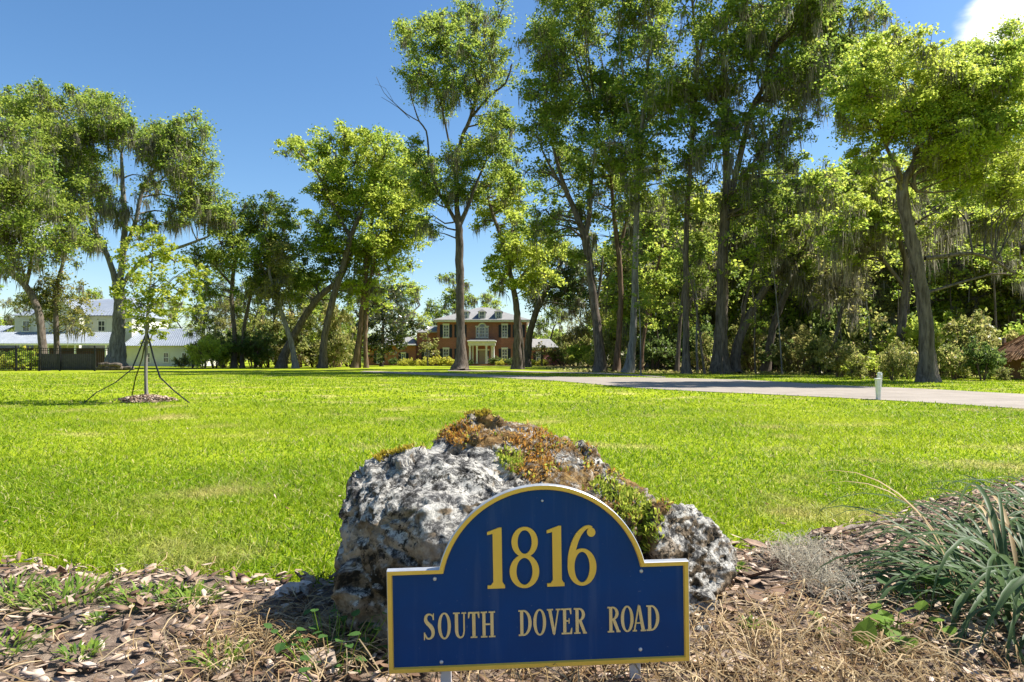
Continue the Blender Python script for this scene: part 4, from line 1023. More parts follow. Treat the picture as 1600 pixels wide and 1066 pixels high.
tree('slender_tree', 'slim straight trunk rising to the top, fourth of the row', 38.5,
     [[(1072,585,20),(1072,550,15),(1072,480,13),(1072,400,12),(1074,320,11),(1080,240,10),(1086,160,9),(1090,90,8),(1085,40,6),(1080,-20,5)], [(1090,95,6),(1102,50,5),(1112,5,4),(1118,-40,3)]],
     [(1070,250,26,0.9),(1095,230,24,0.9),(1060,190,24,0.9),(1085,180,24,0.9),(1065,290,22,0.8),(1105,120,20,0.6),(1065,130,20,0.6),(1110,30,26,0.8),(1070,10,26,0.8),(1100,290,22,0.7),(1060,330,20,0.6)],
     [(1090,-50,50,40,3,30),(1085,240,45,110,3,26)], leaf='leaf_oak', lsize=0.155, dens=0.58, moss=0.15, seed=59, depth=2.5, tw_=0.82, group=GR)
tree('slender_tree', 'short dark trunk leaning left behind the fourth of the row', 42,
     [[(1058,583,8),(1060,540,7),(1064,490,6),(1070,440,5),(1085,400,4)]], [(1080,400,20,0.8),(1060,420,20,0.7),(1100,380,22,0.8),(1095,430,18,0.6)], leaf='leaf_oak', lsize=0.17, dens=0.8, moss=0.3, seed=61, depth=2, group=GR)
tree('oak_tree', 'stoutest oak of the row, trunk splitting in two high up', 38.5,
     [[(1126,585,32),(1126,550,24),(1128,480,21),(1130,400,19),(1134,320,17),(1136,280,14),(1134,230,12),(1132,170,12),(1130,110,8),(1135,40,6),(1140,-20,4)], [(1134,330,13),(1148,280,12),(1162,220,11),(1175,170,11),(1195,130,8),(1205,80,6)], [(1176,168,8),(1200,145,7),(1230,105,6),(1270,102,5),(1300,115,4)], [(1132,170,7),(1112,150,6),(1105,110,4)], [(1148,285,5),(1190,240,4),(1215,215,3)]],
     [(1120,190,28),(1150,200,30),(1135,140,30),(1175,190,28),(1110,110,24,0.8),(1150,80,30),(1180,110,30),(1120,40,28),(1165,30,30),(1205,60,32),(1215,120,28),(1190,10,30),(1240,80,30),(1235,30,32),(1270,60,34),(1265,15,32),(1300,40,34),(1310,90,32),(1290,120,28),(1335,30,32),(1345,75,28),(1360,20,26),(1260,150,26),(1190,250,28),(1170,290,26),(1215,220,28),(1240,260,26),(1200,310,24),(1110,240,24),(1150,340,20,0.6),(1235,190,22,0.8),(1320,150,22,0.8),(1265,200,20,0.7)],
     [(1220,-50,130,40,7,36),(1300,80,90,80,6,32),(1170,190,70,150,4,30),(1240,290,50,40,3,26)], leaf='leaf_oak', lsize=0.155, dens=0.60, moss=0.5, seed=67, depth=4.0, group=GR, mossL=(0.5,2.4))
tree('leaning_tree', 'curved black trunk leaning right beside the stoutest oak', 39,
     [[(1146,585,22),(1150,550,16),(1165,505,15),(1190,460,13),(1215,425,11),(1240,405,9),(1270,385,7),(1305,372,6),(1335,360,4),(1355,340,3)], [(1155,530,7),(1162,490,6),(1170,450,5),(1180,410,3)]],
     [(1250,370,26),(1280,350,28),(1220,390,24),(1310,340,24),(1180,400,22,0.8),(1345,330,22),(1260,420,20,0.8),(1200,370,22)], leaf='leaf_bright', lsize=0.165, dens=0.9, moss=0.6, seed=71, depth=2.5, group=GR, mossL=(0.6,2.2))
tree('leaning_tree', 'second dark leaning trunk, right of the curved black one', 41,
     [[(1196,583,16),(1202,545,13),(1210,505,12),(1228,460,10),(1245,430,8),(1258,405,6)]], [(1255,400,22),(1280,420,22,0.8),(1235,430,20,0.7),(1270,380,24),(1300,400,22,0.8)], leaf='leaf_olive', lsize=0.165, dens=0.85, moss=0.7, seed=73, depth=2, group=GR, mossL=(0.6,2.4))
tree('oak_tree', 'near oak with dark bent trunk right of the white post', 23.8,
     [[(1450,598,31),(1449,560,25),(1446,500,23),(1438,440,22),(1428,390,21),(1416,340,20),(1410,300,20),(1414,280,17),(1428,258,12),(1434,230,8),(1440,180,5)], [(1411,300,12),(1402,270,8),(1385,230,6),(1370,190,4)], [(1424,285,7),(1432,300,6),(1428,275,6),(1450,260,6),(1490,235,4),(1530,200,3)], [(1445,404,8),(1480,400,7),(1520,396,6),(1555,408,5),(1580,425,4),(1600,430,3)], [(1430,262,7),(1460,245,6),(1520,235,5),(1570,215,3)]],
     [(1345,105,34),(1320,135,28),(1375,85,30),(1360,150,34),(1400,120,32),(1405,70,24),(1430,95,28,0.8),(1440,140,34),(1420,175,32),(1350,200,34),(1330,180,26),(1390,210,34),(1460,180,34),(1470,110,28),(1500,85,28),(1500,140,34),(1540,100,32),(1540,165,36),(1575,80,28),(1590,130,36),(1620,90,34),(1500,205,34),(1450,230,28),(1560,220,36),(1610,190,38),(1520,260,32),(1590,270,34),(1340,240,24),(1360,265,20,0.7),(1480,270,26),(1640,150,34),(1490,310,22,0.7),(1560,310,26,0.8),(1620,310,30),(1540,405,20,0.5),(1580,430,20,0.5)],
     [(1430,170,120,110,10,34),(1560,200,100,110,9,36)],
     bark='bark', leaf='leaf_bright', lsize=0.10, dens=0.85, moss=0.3, seed=79, depth=2.2, group=GR, mossL=(0.3,1.1))
tree('oak_tree', 'mossy oak trunk standing just behind the near bent oak', 33,
     [[(1404,588,17),(1406,545,15),(1410,500,14),(1414,460,13),(1416,410,11),(1400,360,8),(1390,310,5)], [(1414,450,7),(1375,400,6),(1345,370,5),(1320,350,3)]],
     [(1370,360,30),(1330,330,28),(1400,330,30),(1350,300,26),(1310,380,26),(1440,350,28),(1475,380,26),(1380,300,24),(1300,300,26),(1480,330,26),(1345,400,22,0.7),(1530,350,28),(1570,360,28),(1600,340,30),(1280,290,26)],
     leaf='leaf_bright', lsize=0.145, dens=0.9, moss=0.75, seed=83, depth=3.5, group=GR, mossL=(0.6,2.6))
tree('slender_tree', 'slim dark trunk in the brush between the leaning trunks and the near oak', 36,
     [[(1298,586,9),(1300,550,7),(1312,500,6),(1318,450,5),(1322,400,4)]], [(1315,420,24,0.8),(1335,440,22,0.8),(1300,450,22,0.7),(1330,470,18,0.6),(1290,420,20,0.7)], leaf='leaf_olive', lsize=0.16, dens=0.8, moss=0.8, seed=89, depth=2, group=GR, mossL=(0.6,2.4))
tree('magnolia_tree', 'dark glossy magnolia at the left wing of the brick house', 80,
     [[(596,575,7),(597,550,6),(598,520,5),(600,490,4)]], [(600,480,22),(580,505,22),(620,505,22),(600,530,24),(575,535,18),(628,535,18),(610,455,18),(590,555,16,0.7),(645,515,14)], leaf='leaf_magnolia', lsize=0.32, dens=1.0, seed=97, depth=1.5, comp=False, flare=0.2)
tree('ornamental_tree', 'small pale crape myrtle left of the brick house front', 84, [[(668,573,3),(668,556,2.5),(669,540,2)]], [(668,535,11,0.9),(660,545,9,0.8),(677,546,9,0.8),(668,525,8,0.7)], leaf='leaf_shrub', lsize=0.24, dens=0.6, comp=False, seed=101, depth=0.4, flare=0.1)
tree('ornamental_tree', 'small pale crape myrtle before the right wing of the brick house', 84, [[(847,573,3),(847,560,2.5),(847,548,2)]], [(847,548,9,0.8),(836,551,8,0.7),(858,551,8,0.7),(847,540,7,0.6)], leaf='leaf_shrub', lsize=0.24, dens=0.5, comp=False, seed=103, depth=0.4, flare=0.1)

# --- staked young tree on the lawn
yd = 12.85
yt = tree('young_tree', 'staked young tree with yellow-green leaves on the open lawn', yd,
     [[(228,628,9),(228,600,7),(228,560,6.5),(229,520,6),(231,480,5),(235,440,4),(238,400,3),(240,365,2)], [(229,520,3),(214,470,2.2),(200,430,1.4)], [(231,490,3),(255,450,2.2),(285,425,1.6),(305,415,1)]],
     [(238,365,18),(215,375,16),(255,385,18),(195,405,18),(235,410,24),(272,408,20),(295,425,18),(205,440,22),(240,445,26),(270,450,22),(305,450,16),(190,465,16),(222,475,22),(255,480,20),(285,475,16),(200,490,14),(235,505,14),(305,480,12),(320,430,10),(215,510,14),(245,520,14),(228,535,10,0.7),(265,505,12)],
     bark='bark_grey', leaf='leaf_young', lsize=0.062, dens=0.62, comp=False, tw_=0.85, seed=107, depth=0.6, flare=0.3)
M['strapblack'] = plain('black_strap', (0.012,0.012,0.014), (0.03,0.03,0.034), 0.6, 20)
yoff = yt.location
for pts, wd in (([(227,524,0),(215,555,-0.1),(206,577,-0.2),(180,598,-0.3),(150,614,-0.4),(131,630,-0.45)], 0.03), ([(230,520,0),(240,560,-0.1),(250,590,-0.2),(272,611,-0.3),(296,631,-0.4)], 0.032), ([(228,528,0),(222,560,0.6),(212,590,1.2),(206,618,1.8)], 0.026)):
    mb = MB(); V = []
    for px_, py_, dd in pts:
        p = P(px_, py_, yd+dd)-yoff; p.z = max(p.z, 0.0)
        V += [(p.x-wd/2, p.y, p.z), (p.x+wd/2, p.y, p.z), (p.x+wd/2, p.y+0.006, p.z+0.004), (p.x-wd/2, p.y+0.006, p.z+0.004)]
    n_ = len(pts); fs = []
    for i in range(n_-1):
        for k in range(4): fs.append((4*i+k, 4*i+(k+1) % 4, 4*i+4+(k+1) % 4, 4*i+4+k))
    mb.add(V, fs+[(0,1,2,3), (4*n_-4,4*n_-3,4*n_-2,4*n_-1)]); mb.build('strap', M['strapblack'], yt)
# bark ring at its foot
mr = thing('mulch_ring', 'mound of grey bark mulch round the foot of the young tree', 'mulch', (yoff.x, yoff.y, 0))
ringm = MB(); ringm.lathe([(0.44,0.0),(0.38,0.035),(0.25,0.06),(0.12,0.08),(0.02,0.085)], 0, 0, 26); ringm.build('soil', M['soil'], mr, True)
n_ = 900; a = rng.random(n_)*2*np.pi; q = 0.56*np.sqrt(rng.random(n_))*(0.8+0.25*np.sin(3*a)*np.sin(7*a)); Rm = rot_rand(n_, 0.5); sz = 0.04+0.06*rng.random(n_)
ctr = np.stack([q*np.cos(a), q*np.sin(a), np.clip(0.11-0.17*q, 0.015, 1)+0.04*rng.random(n_)], 1); pv, pf = protos[3]
vv = np.einsum('nij,vj->nvi', Rm, pv)*sz[:, None, None]+ctr[:, None]; ff = pf[None]+(np.arange(n_)*len(pv))[:, None, None]
tag(mesh_np('bark_litter', vv.reshape(-1, 3), ff.reshape(-1, 3), M['chip'], mr), None, None, None, 'stuff')

# --- wood behind: three kinds, copied
def bg_tree(kind, seed):
    r = np.random.default_rng(seed); root = empty('woodland_tree')
    H = 12.0
    bend = [Vector((0,0,-0.1)), Vector((r.normal(0,0.2), r.normal(0,0.2), 2.5)), Vector((r.normal(0,0.6), r.normal(0,0.5), 5.5)), Vector((r.normal(0,0.9), r.normal(0,0.6), 8.5))]
    v, f, ps, rs = trunk_geo(bend, [0.22,0.18,0.14,0.07], 0.5, 9, 0.6, seed); mesh_np('trunk', v, f, M['bark'], root, True)
    cl = []
    for i in range(19):
        z = 2.4+9.0*r.random(); w_ = 2.6*math.sin(math.pi*min(1, max(0.15, (z-1.5)/11)))+0.6; a = r.random()*6.28
        c = Vector((w_*math.cos(a)*r.random()**0.5, w_*math.sin(a)*r.random()**0.5, z)); cl.append((c, float(r.uniform(0.9, 1.5)), 1.0))
    for c, Rr, _ in cl:
        s_ = min(ps, key=lambda p: (p-c).length+(3 if p.z > c.z-0.3 else 0)); m1 = s_.lerp(c, 0.5)+Vector((0, 0, 0.2))
        v, f = tube_np([s_, m1, c], [0.06, 0.045, 0.02], 5); mesh_np('limb', v, f, M['bark'], root, True)
    ls = 0.24
    C, tw, sp = crown_geo(cl, r, ls, 4.6)
    v, f = cat(tw); tag(mesh_np('twigs', v, f, M['bark'], root), None, None, None, 'stuff')
    v, f = leaf_quads(C, ls, 0.62, r); tag(mesh_np('crown', v, f, M[kind], root), None, None, None, 'stuff')
    g_ = moss_geo(sp, 0.22, r, (0.5, 1.8), 0.03); 
    if g_: tag(mesh_np('hanging_moss', g_[0], g_[1], M['moss_hang'], root), None, None, None, 'stuff')
    return root
bgp = [(bg_tree('leaf_bright', 201), 'bright green'), (bg_tree('leaf_oak', 202), 'mid green'), (bg_tree('leaf_olive', 203), 'olive'), (bg_tree('leaf_dark', 204), 'dark green')]
spots = [  # px, distance, height scale, kind, where
 (1030,58,0.95,0,'R'),(1100,56,0.85,2,'R'),(1000,66,1.0,2,'R'),(1090,50,0.7,0,'R'),(1160,54,0.95,0,'R'),(1205,50,0.75,1,'R'),(1240,56,1.05,0,'R'),(1280,49,0.75,0,'R'),(1330,52,1.0,0,'R'),(1365,46,0.7,2,'R'),(1400,50,0.95,1,'R'),(1450,44,0.85,0,'R'),
 (1490,46,0.9,0,'R'),(1540,43,0.95,0,'R'),(1590,42,0.95,2,'R'),(1140,64,1.15,1,'R'),(1300,62,1.2,2,'R'),(1480,58,1.2,1,'R'),(1600,55,1.2,0,'R'),(960,72,0.9,0,'R'),(1050,74,1.1,3,'R'),
 (1015,62,1.1,0,'R'),(1075,60,1.15,0,'R'),(1125,70,1.3,2,'R'),(1185,60,1.2,0,'R'),(1215,66,1.35,1,'R'),(1265,58,1.15,0,'R'),(1310,56,1.1,1,'R'),(1350,60,1.3,0,'R'),(1395,60,1.3,0,'R'),(1430,52,1.1,0,'R'),(1510,50,1.15,1,'R'),(1560,52,1.2,0,'R'),(1625,50,1.2,1,'R'),(985,76,1.1,0,'R'),(935,84,1.0,2,'R'),
 (905,88,0.8,2,'H'),(860,104,0.9,1,'H'),(765,112,1.0,0,'H'),(700,110,1.25,1,'H'),(640,100,1.05,0,'H'),(600,104,1.1,3,'H'),(560,90,0.95,0,'H'),(520,84,0.9,1,'L'),(480,80,0.95,0,'L'),(440,84,1.05,3,'L'),(400,78,0.85,0,'L'),(345,80,0.85,3,'L'),(310,78,0.6,0,'L'),(350,72,0.6,2,'L'),
 (140,112,1.05,0,'W'),(60,110,1.0,1,'W'),(-30,100,1.1,0,'W'),(-110,70,1.0,2,'W'),(230,110,0.9,1,'W'),(20,112,0.9,2,'W'),(280,100,0.8,0,'W')]
WH = {'R': 'woodland tree beyond the row of tall oaks', 'H': 'tree standing behind the brick house', 'L': 'tree behind the leaning trunks on the left', 'W': 'tree standing behind the white house'}
LAB = []; used = set(); rr = random.Random(9)
for px_, d_, sc_, kd, wh in spots:
    pr, cn = bgp[kd]
    o = pr if kd not in used else copy_tree(pr); used.add(kd)
    o.location = ((px_-HX)/F*d_, d_, 0); sc_ *= 1.22 if wh == 'R' else 1.0; o.scale = (sc_*rr.uniform(0.9, 1.15),)*2+(sc_,); o.rotation_euler = (0, 0, rr.uniform(0, 6.28))
    LAB.append((o, px_, cn, WH[wh], 'tree', WH[wh]))

# --- bare young stems standing in the wood
rs_ = random.Random(31); STEMS = []
for i in range(26):
    px_ = 1010+i*24+rs_.uniform(-9, 9); d_ = rs_.uniform(34, 50)-max(0, (px_-1380)/40); h_ = rs_.uniform(5, 10); lean = rs_.gauss(0, 0.7)
    t = empty('sapling', ((px_-HX)/F*d_, d_, 0)); r0 = rs_.uniform(0.035, 0.075)
    v, f, ps, rr2 = trunk_geo([Vector((0,0,-0.05)), Vector((lean*0.2, 0, h_*0.35)), Vector((lean*0.45+rs_.gauss(0,0.15), 0, h_*0.7)), Vector((lean, 0, h_))], [r0, r0*0.85, r0*0.6, r0*0.25], 0.6, 7, 0.4, 900+i)
    mesh_np('trunk', v, f, M['bark' if i % 3 else 'bark_grey'], t, True)
    r = np.random.default_rng(900+i); cl = [(ps[int(len(ps)*q)]+Vector((r.normal(0,0.5), r.normal(0,0.4), 0.2)), float(r.uniform(0.4, 0.7)), 0.7) for q in (0.55, 0.75, 0.9, 0.98)]
    C, tw, sp = crown_geo(cl, r, 0.17, 4.0); v, f = leaf_quads(C, 0.17, 0.62, r); tag(mesh_np('crown', v, f, M['leaf_bright' if i % 2 else 'leaf_oak'], t), None, None, None, 'stuff')
    STEMS.append((t, px_))
for i, (t, px_) in enumerate(STEMS):
    LAB.append((t, px_, 'thin grey' if i % 3 == 0 else 'thin dark', 'sapling stem in the wood beyond the drive', 'sapling', 'thin saplings in the wood'))

# --- brush along the wood's edge
def shrub(kind, seed, ls=0.12):
    r = np.random.default_rng(seed); root = empty('shrub'); cl = []
    for i in range(9):
        a = r.random()*6.28; q = 0.75*math.sqrt(r.random()); cl.append((Vector((q*math.cos(a), q*math.sin(a), 0.35+0.95*r.random()*(1.15-q))), float(r.uniform(0.3, 0.5)), 1.0))
    sm_ = []
    for c, Rr, _ in cl:
        sm_.append(tube_np([Vector((c.x*0.15, c.y*0.15, -0.05)), Vector((c.x*0.6, c.y*0.6, c.z*0.6)), c], [0.025, 0.018, 0.01], 5))
    for v, f in sm_: mesh_np('stem', v, f, M['bark_brown'], root, True)
    C, tw, sp = crown_geo(cl, r, ls, 8.0); C[:, 2] = np.maximum(C[:, 2], 0.02)
    v, f = cat(tw); tag(mesh_np('twigs', v, f, M['bark_brown'], root), None, None, None, 'stuff')
    v, f = leaf_quads(C, ls, 0.6, r, 0.2); tag(mesh_np('foliage', v, f, M[kind], root), None, None, None, 'stuff')
    return root
shp = {'s': (shrub('leaf_shrub', 301), 'pale green'), 'b': (shrub('leaf_bright', 302), 'bright green'), 'd': (shrub('leaf_dark', 303), 'dark green'), 'o': (shrub('leaf_olive', 304), 'olive brown'),
       'y': (shrub('leaf_yellow', 305, 0.16), 'yellow'), 'p': (shrub('leaf_pink', 306, 0.16), 'pink flowering')}
sh = [(1395,25.5,0.7,'s'),(1345,27,0.7,'o'),(1370,29,1.1,'b'),(1420,28,1.0,'s'),(1490,27,0.9,'s'),(1535,25.8,0.85,'d'),(1500,29,1.2,'o'),(1540,29.5,1.4,'s'),(1572,25.5,0.38,'o'),(1612,24.6,0.42,'o'),(1560,33,1.9,'b'),(1520,34,1.8,'o'),(1610,33,1.8,'b'),(1470,34,1.5,'b'),
      (1310,31,1.0,'s'),(1280,36,1.2,'o'),(1250,38,1.3,'s'),(1330,35,1.8,'s'),(1220,40,1.4,'d'),(1180,42,1.5,'o'),(1150,44,1.6,'s'),(1100,43,1.2,'o'),(1095,47,2.2,'d'),(1040,46,1.4,'d'),(1020,47,1.7,'d'),(1060,50,2.4,'d'),(970,50,1.2,'s'),(950,56,1.6,'s'),(1190,48,2.3,'s'),(1230,46,2.2,'d'),(1270,43,2.2,'s'),(1310,40,2.2,'d'),(1350,39,2.4,'s'),(1400,37,2.2,'d'),(1440,33,1.6,'b'),(1700,24,0.6,'b'),
      (1000,54,2.0,'o'),(915,70,1.8,'b'),(900,80,2.2,'s'),(880,84,2.4,'o'),(925,62,1.4,'y')]
shL = [(335,64,1.8,'b'),(318,60,1.5,'b'),(350,67,2.3,'d'),(395,66,2.4,'d'),(420,70,2.6,'o'),(470,70,3.0,'o'),(490,72,2.6,'s'),(530,72,2.8,'o'),(520,68,1.8,'s'),(405,72,3.0,'d'),(378,69,2.0,'d'),(545,76,2.4,'d'),(300,62,1.0,'o'),(30,50,1.4,'y'),(42,49,1.3,'b'),(285,64,0.8,'s'),(440,68,1.6,'o'),(-20,52,1.6,'d')]
shH = [(632,86,0.75,'y'),(646,85,0.8,'y'),(660,86,0.9,'y'),(675,85,0.9,'y'),(690,85,1.0,'y'),(703,85,0.95,'y'),(784,86,0.7,'y'),(795,86,0.75,'d'),(775,87,0.9,'d'),(735,87.2,0.6,'d'),(865,85,0.9,'p'),(853,86,0.8,'y'),(878,85,1.0,'p'),(890,85,1.1,'b'),(840,86,0.7,'y'),(830,86,0.7,'b'),(615,87,0.8,'d')]
usd = set()
for lst, wh, gr in ((sh, 'shrub in the brush beyond the drive', 'brush along the wood'), (shL, 'shrub under the trees left of the brick house', 'shrubs under the left trees'), (shH, 'clipped shrub in the planting before the brick house', 'planting before the brick house')):
    for px_, d_, sc_, kd in lst:
        pr, cn = shp[kd]; o = pr if kd not in usd else copy_tree(pr); usd.add(kd)
        o.location = ((px_-HX)/F*d_, d_, 0); o.scale = (sc_*rr.uniform(0.75, 1.15), sc_*rr.uniform(0.75, 1.15), sc_*(1.0 if gr.startswith('plant') else rr.uniform(0.75, 1.6))); o.rotation_euler = (0, 0, rr.uniform(0, 6.28))
        LAB.append((o, px_, cn, wh, 'shrub', gr))
ORD = ['leftmost','second from left','third from left','fourth from left','fifth from left','sixth from left','seventh from left','eighth from left','ninth from left','tenth from left','eleventh from left','twelfth from left','thirteenth from left','fourteenth from left','fifteenth from left','sixteenth from left','seventeenth from left','eighteenth from left','nineteenth from left','twentieth from left','twenty-first from left','twenty-second from left']
byk = {}
for q in LAB: byk.setdefault((q[2], q[3]), []).append(q)
for (cn, wh), qs in byk.items():
    qs.sort(key=lambda q: q[1])
    for i, q in enumerate(qs):
        tag(q[0], cn+' '+wh+('' if len(qs) == 1 else ', '+(ORD[i] if i < len(qs)-1 else 'rightmost')), q[4], q[5])
# far wood that closes the view
r = np.random.default_rng(77); n_ = 26000
x = r.uniform(-150, 170, n_); y = 125+r.random(n_)*14; hz = 5.0+1.8*np.sin(x*0.11)+1.2*np.sin(x*0.37+1)+0.8*np.sin(x*0.9)
hz = np.where(x > 15, hz+3.5, hz)
z = hz*r.random(n_)**0.7
v, f = leaf_quads(np.stack([x, y, z+0.2], 1), 1.1, 0.7, r, 0.3)
tag(mesh_np('far_woods', v, f, M['leaf_oak']), 'far green wood closing the view behind the houses', 'woods', None, 'stuff')
# low litter and ground plants under the wood
n_ = 9000; x = r.uniform(3, 34, n_); y = r.uniform(22, 60, n_); k = (y+0.85*x > 47) & ~on_drive(x, y); x, y = x[k], y[k]
v, f = leaf_quads(np.stack([x, y, 0.02+0.12*r.random(len(x))], 1), 0.2, 0.6, r, 0.8)
tag(mesh_np('undergrowth', v, f, M['leaf_shrub']), 'low undergrowth on the floor of the wood', 'undergrowth', None, 'stuff')

# ------------------------------------------------------------------ buildings
def brickmat():
    m, n, l, b = newmat('red_brick')
    t = n.new('ShaderNodeTexCoord'); mp_ = n.new('ShaderNodeMapping'); mp_.inputs['Rotation'].default_value = (R(90), 0, 0)
    br = n.new('ShaderNodeTexBrick'); br.inputs['Scale'].default_value = 1.0; br.inputs['Brick Width'].default_value = 0.22; br.inputs['Row Height'].default_value = 0.075; br.inputs['Mortar Size'].default_value = 0.008
    br.inputs['Color1'].default_value = (0.40,0.115,0.065,1); br.inputs['Color2'].default_value = (0.30,0.085,0.05,1); br.inputs['Mortar'].default_value = (0.36,0.29,0.24,1)
    l.new(t.outputs['Object'], mp_.inputs[0]); l.new(mp_.outputs[0], br.inputs['Vector'])
    x = noise_tex(n, l, 0.8, 6); r_ = ramp(n, [(0.3,(0.8,0.8,0.8)),(0.7,(1.1,1.05,1.0))]); l.new(x.outputs['Fac'], r_.inputs[0])
    l.new(mixc(n, l, 1.0, br.outputs['Color'], r_.outputs[0], 'MULTIPLY'), b.inputs['Base Color']); b.inputs['Roughness'].default_value = 0.9
    bump(n, l, br.outputs['Fac'], b, -0.4, 0.008); return m
def metalroof():
    m, n, l, b = newmat('ribbed_metal_roof')
    x = noise_tex(n, l, 1.5, 5); r_ = ramp(n, [(0.3,(0.30,0.33,0.37)),(0.7,(0.38,0.41,0.45))]); l.new(x.outputs['Fac'], r_.inputs[0]); l.new(r_.outputs[0], b.inputs['Base Color'])
    b.inputs['Roughness'].default_value = 0.38; b.inputs['Metallic'].default_value = 0.35; return m
def glassmat():
    m, n, l, b = newmat('window_glass'); x = noise_tex(n, l, 0.7, 3)
    r_ = ramp(n, [(0.35,(0.02,0.025,0.03)),(0.65,(0.07,0.085,0.09))]); l.new(x.outputs['Fac'], r_.inputs[0]); l.new(r_.outputs[0], b.inputs['Base Color'])
    b.inputs['Roughness'].default_value = 0.06; b.inputs['Specular IOR Level'].default_value = 0.8; return m
M['brick'] = brickmat(); M['metalroof'] = metalroof(); M['glass'] = glassmat()
M['shingle'] = plain('grey_shingle', (0.28,0.275,0.27), (0.2,0.196,0.19), 0.9, 3)
M['cream'] = plain('cream_trim', (0.78,0.74,0.64), (0.68,0.64,0.55), 0.6, 2)
M['white'] = plain('white_paint', (0.80,0.79,0.76), (0.72,0.71,0.69), 0.55, 3)
M['stucco'] = plain('white_stucco', (0.68,0.665,0.61), (0.58,0.565,0.52), 0.85, 1.2)
M['navy'] = plain('navy_shutter_and_shade', (0.02,0.03,0.055), (0.014,0.02,0.04), 0.55, 6)
M['door'] = plain('taupe_door', (0.42,0.37,0.32), (0.36,0.32,0.28), 0.5, 4)
M['black'] = plain('black_metal', (0.012,0.012,0.013), (0.022,0.022,0.024), 0.5, 9)
M['screen'] = plain('dark_screen_cloth', (0.055,0.05,0.05), (0.085,0.08,0.08), 0.9, 5)
M['darkwood'] = plain('dark_porch', (0.10,0.05,0.035), (0.06,0.035,0.028), 0.8, 3)

class House:
    def __init__(s, root, d): s.root, s.d, s.k = root, d, d/F; s.ox = root.location.x
    def X(s, px): return (px-HX)*s.k-s.ox
    def Z(s, py): return EYE-(py-HY)*s.k
    def rect(s, x0, x1, y0, y1, n0, n1, name, mat, parent=None, bevel=0):
        m = MB(); m.box(s.X(x0), s.X(x1), n0, n1, s.Z(y1), s.Z(y0)); return m.build(name, mat, parent or s.root, bevel=bevel)
    def window(s, x0, x1, y0, y1, rows, cols, shutters=0, front=0.0, lintel=True):
        """frame, sill, panes each of their own, between thin bars"""
        X0, X1, Z0_, Z1 = s.X(x0), s.X(x1), s.Z(y1), s.Z(y0); w_ = 0.09
        fm = MB(); fm.box(X0, X0+w_, front-0.07, front+0.05, Z0_, Z1); fm.box(X1-w_, X1, front-0.07, front+0.05, Z0_, Z1)
        fm.box(X0+w_, X1-w_, front-0.07, front+0.05, Z1-w_, Z1); fm.box(X0+w_, X1-w_, front-0.07, front+0.05, Z0_, Z0_+w_)
        iw, ih = (X1-X0-2*w_)/cols, (Z1-Z0_-2*w_)/rows
        for c in range(1, cols): fm.box(X0+w_+c*iw-0.02, X0+w_+c*iw+0.02, front-0.045, front-0.01, Z0_+w_, Z1-w_)
        for q in range(1, rows):
            t = 0.035 if q == rows//2 else 0.018
            fm.box(X0+w_, X1-w_, front-0.047, front-0.012, Z0_+w_+q*ih-t, Z0_+w_+q*ih+t)
        wdw = fm.build('window', M['white'], s.root)
        for c in range(cols):
            for q in range(rows):
                g_ = MB(); g_.box(X0+w_+c*iw+0.01, X0+w_+(c+1)*iw-0.01, front-0.03, front-0.02, Z0_+w_+q*ih+0.01, Z0_+w_+(q+1)*ih-0.01); g_.build('pane', M['glass'], wdw)
        if lintel:
            q = MB(); q.box(X0-0.06, X1+0.06, front-0.10, front+0.04, Z1+0.002, Z1+0.16); q.build('lintel', M['cream'], wdw)
            q = MB(); q.box(X0-0.08, X1+0.08, front-0.12, front+0.04, Z0_-0.09, Z0_-0.002); q.build('sill', M['cream'], wdw)
        if shutters:
            for a, b in ((X0-0.05-shutters, X0-0.05), (X1+0.05, X1+0.05+shutters)):
                sh_ = MB(); sh_.box(a, b, front-0.05, front+0.0, Z0_, Z1)
                nl = 12
                for i in range(nl): sh_.box(a+0.05, b-0.05, front-0.065, front-0.049, Z0_+0.08+i*(Z1-Z0_-0.16)/nl, Z0_+0.08+(i+0.6)*(Z1-Z0_-0.16)/nl)
                sh_.build('shutter', M['navy'], s.root)
        return wdw
    def hip(s, x0, x1, ye, xr0, xr1, yr, depth, over=0.4, name='roof', mat=None, y0=0.0):
        """hip roof over a block: eave line ye, ridge from xr0 to xr1 at yr"""
        X0, X1, ze, zr = s.X(x0), s.X(x1), s.Z(ye), s.Z(yr); A, B = s.X(xr0), s.X(xr1); f0, f1 = y0-over, y0+depth+over; mid = y0+depth/2
        m = MB(); V = [(X0,f0,ze),(X1,f0,ze),(X1,f1,ze),(X0,f1,ze),(A,mid,zr),(B,mid,zr)]
        m.add(V, [(0,1,5,4),(1,2,5),(2,3,4,5),(3,0,4),(3,2,1,0)]); return m.build(name, mat or M['shingle'], s.root)

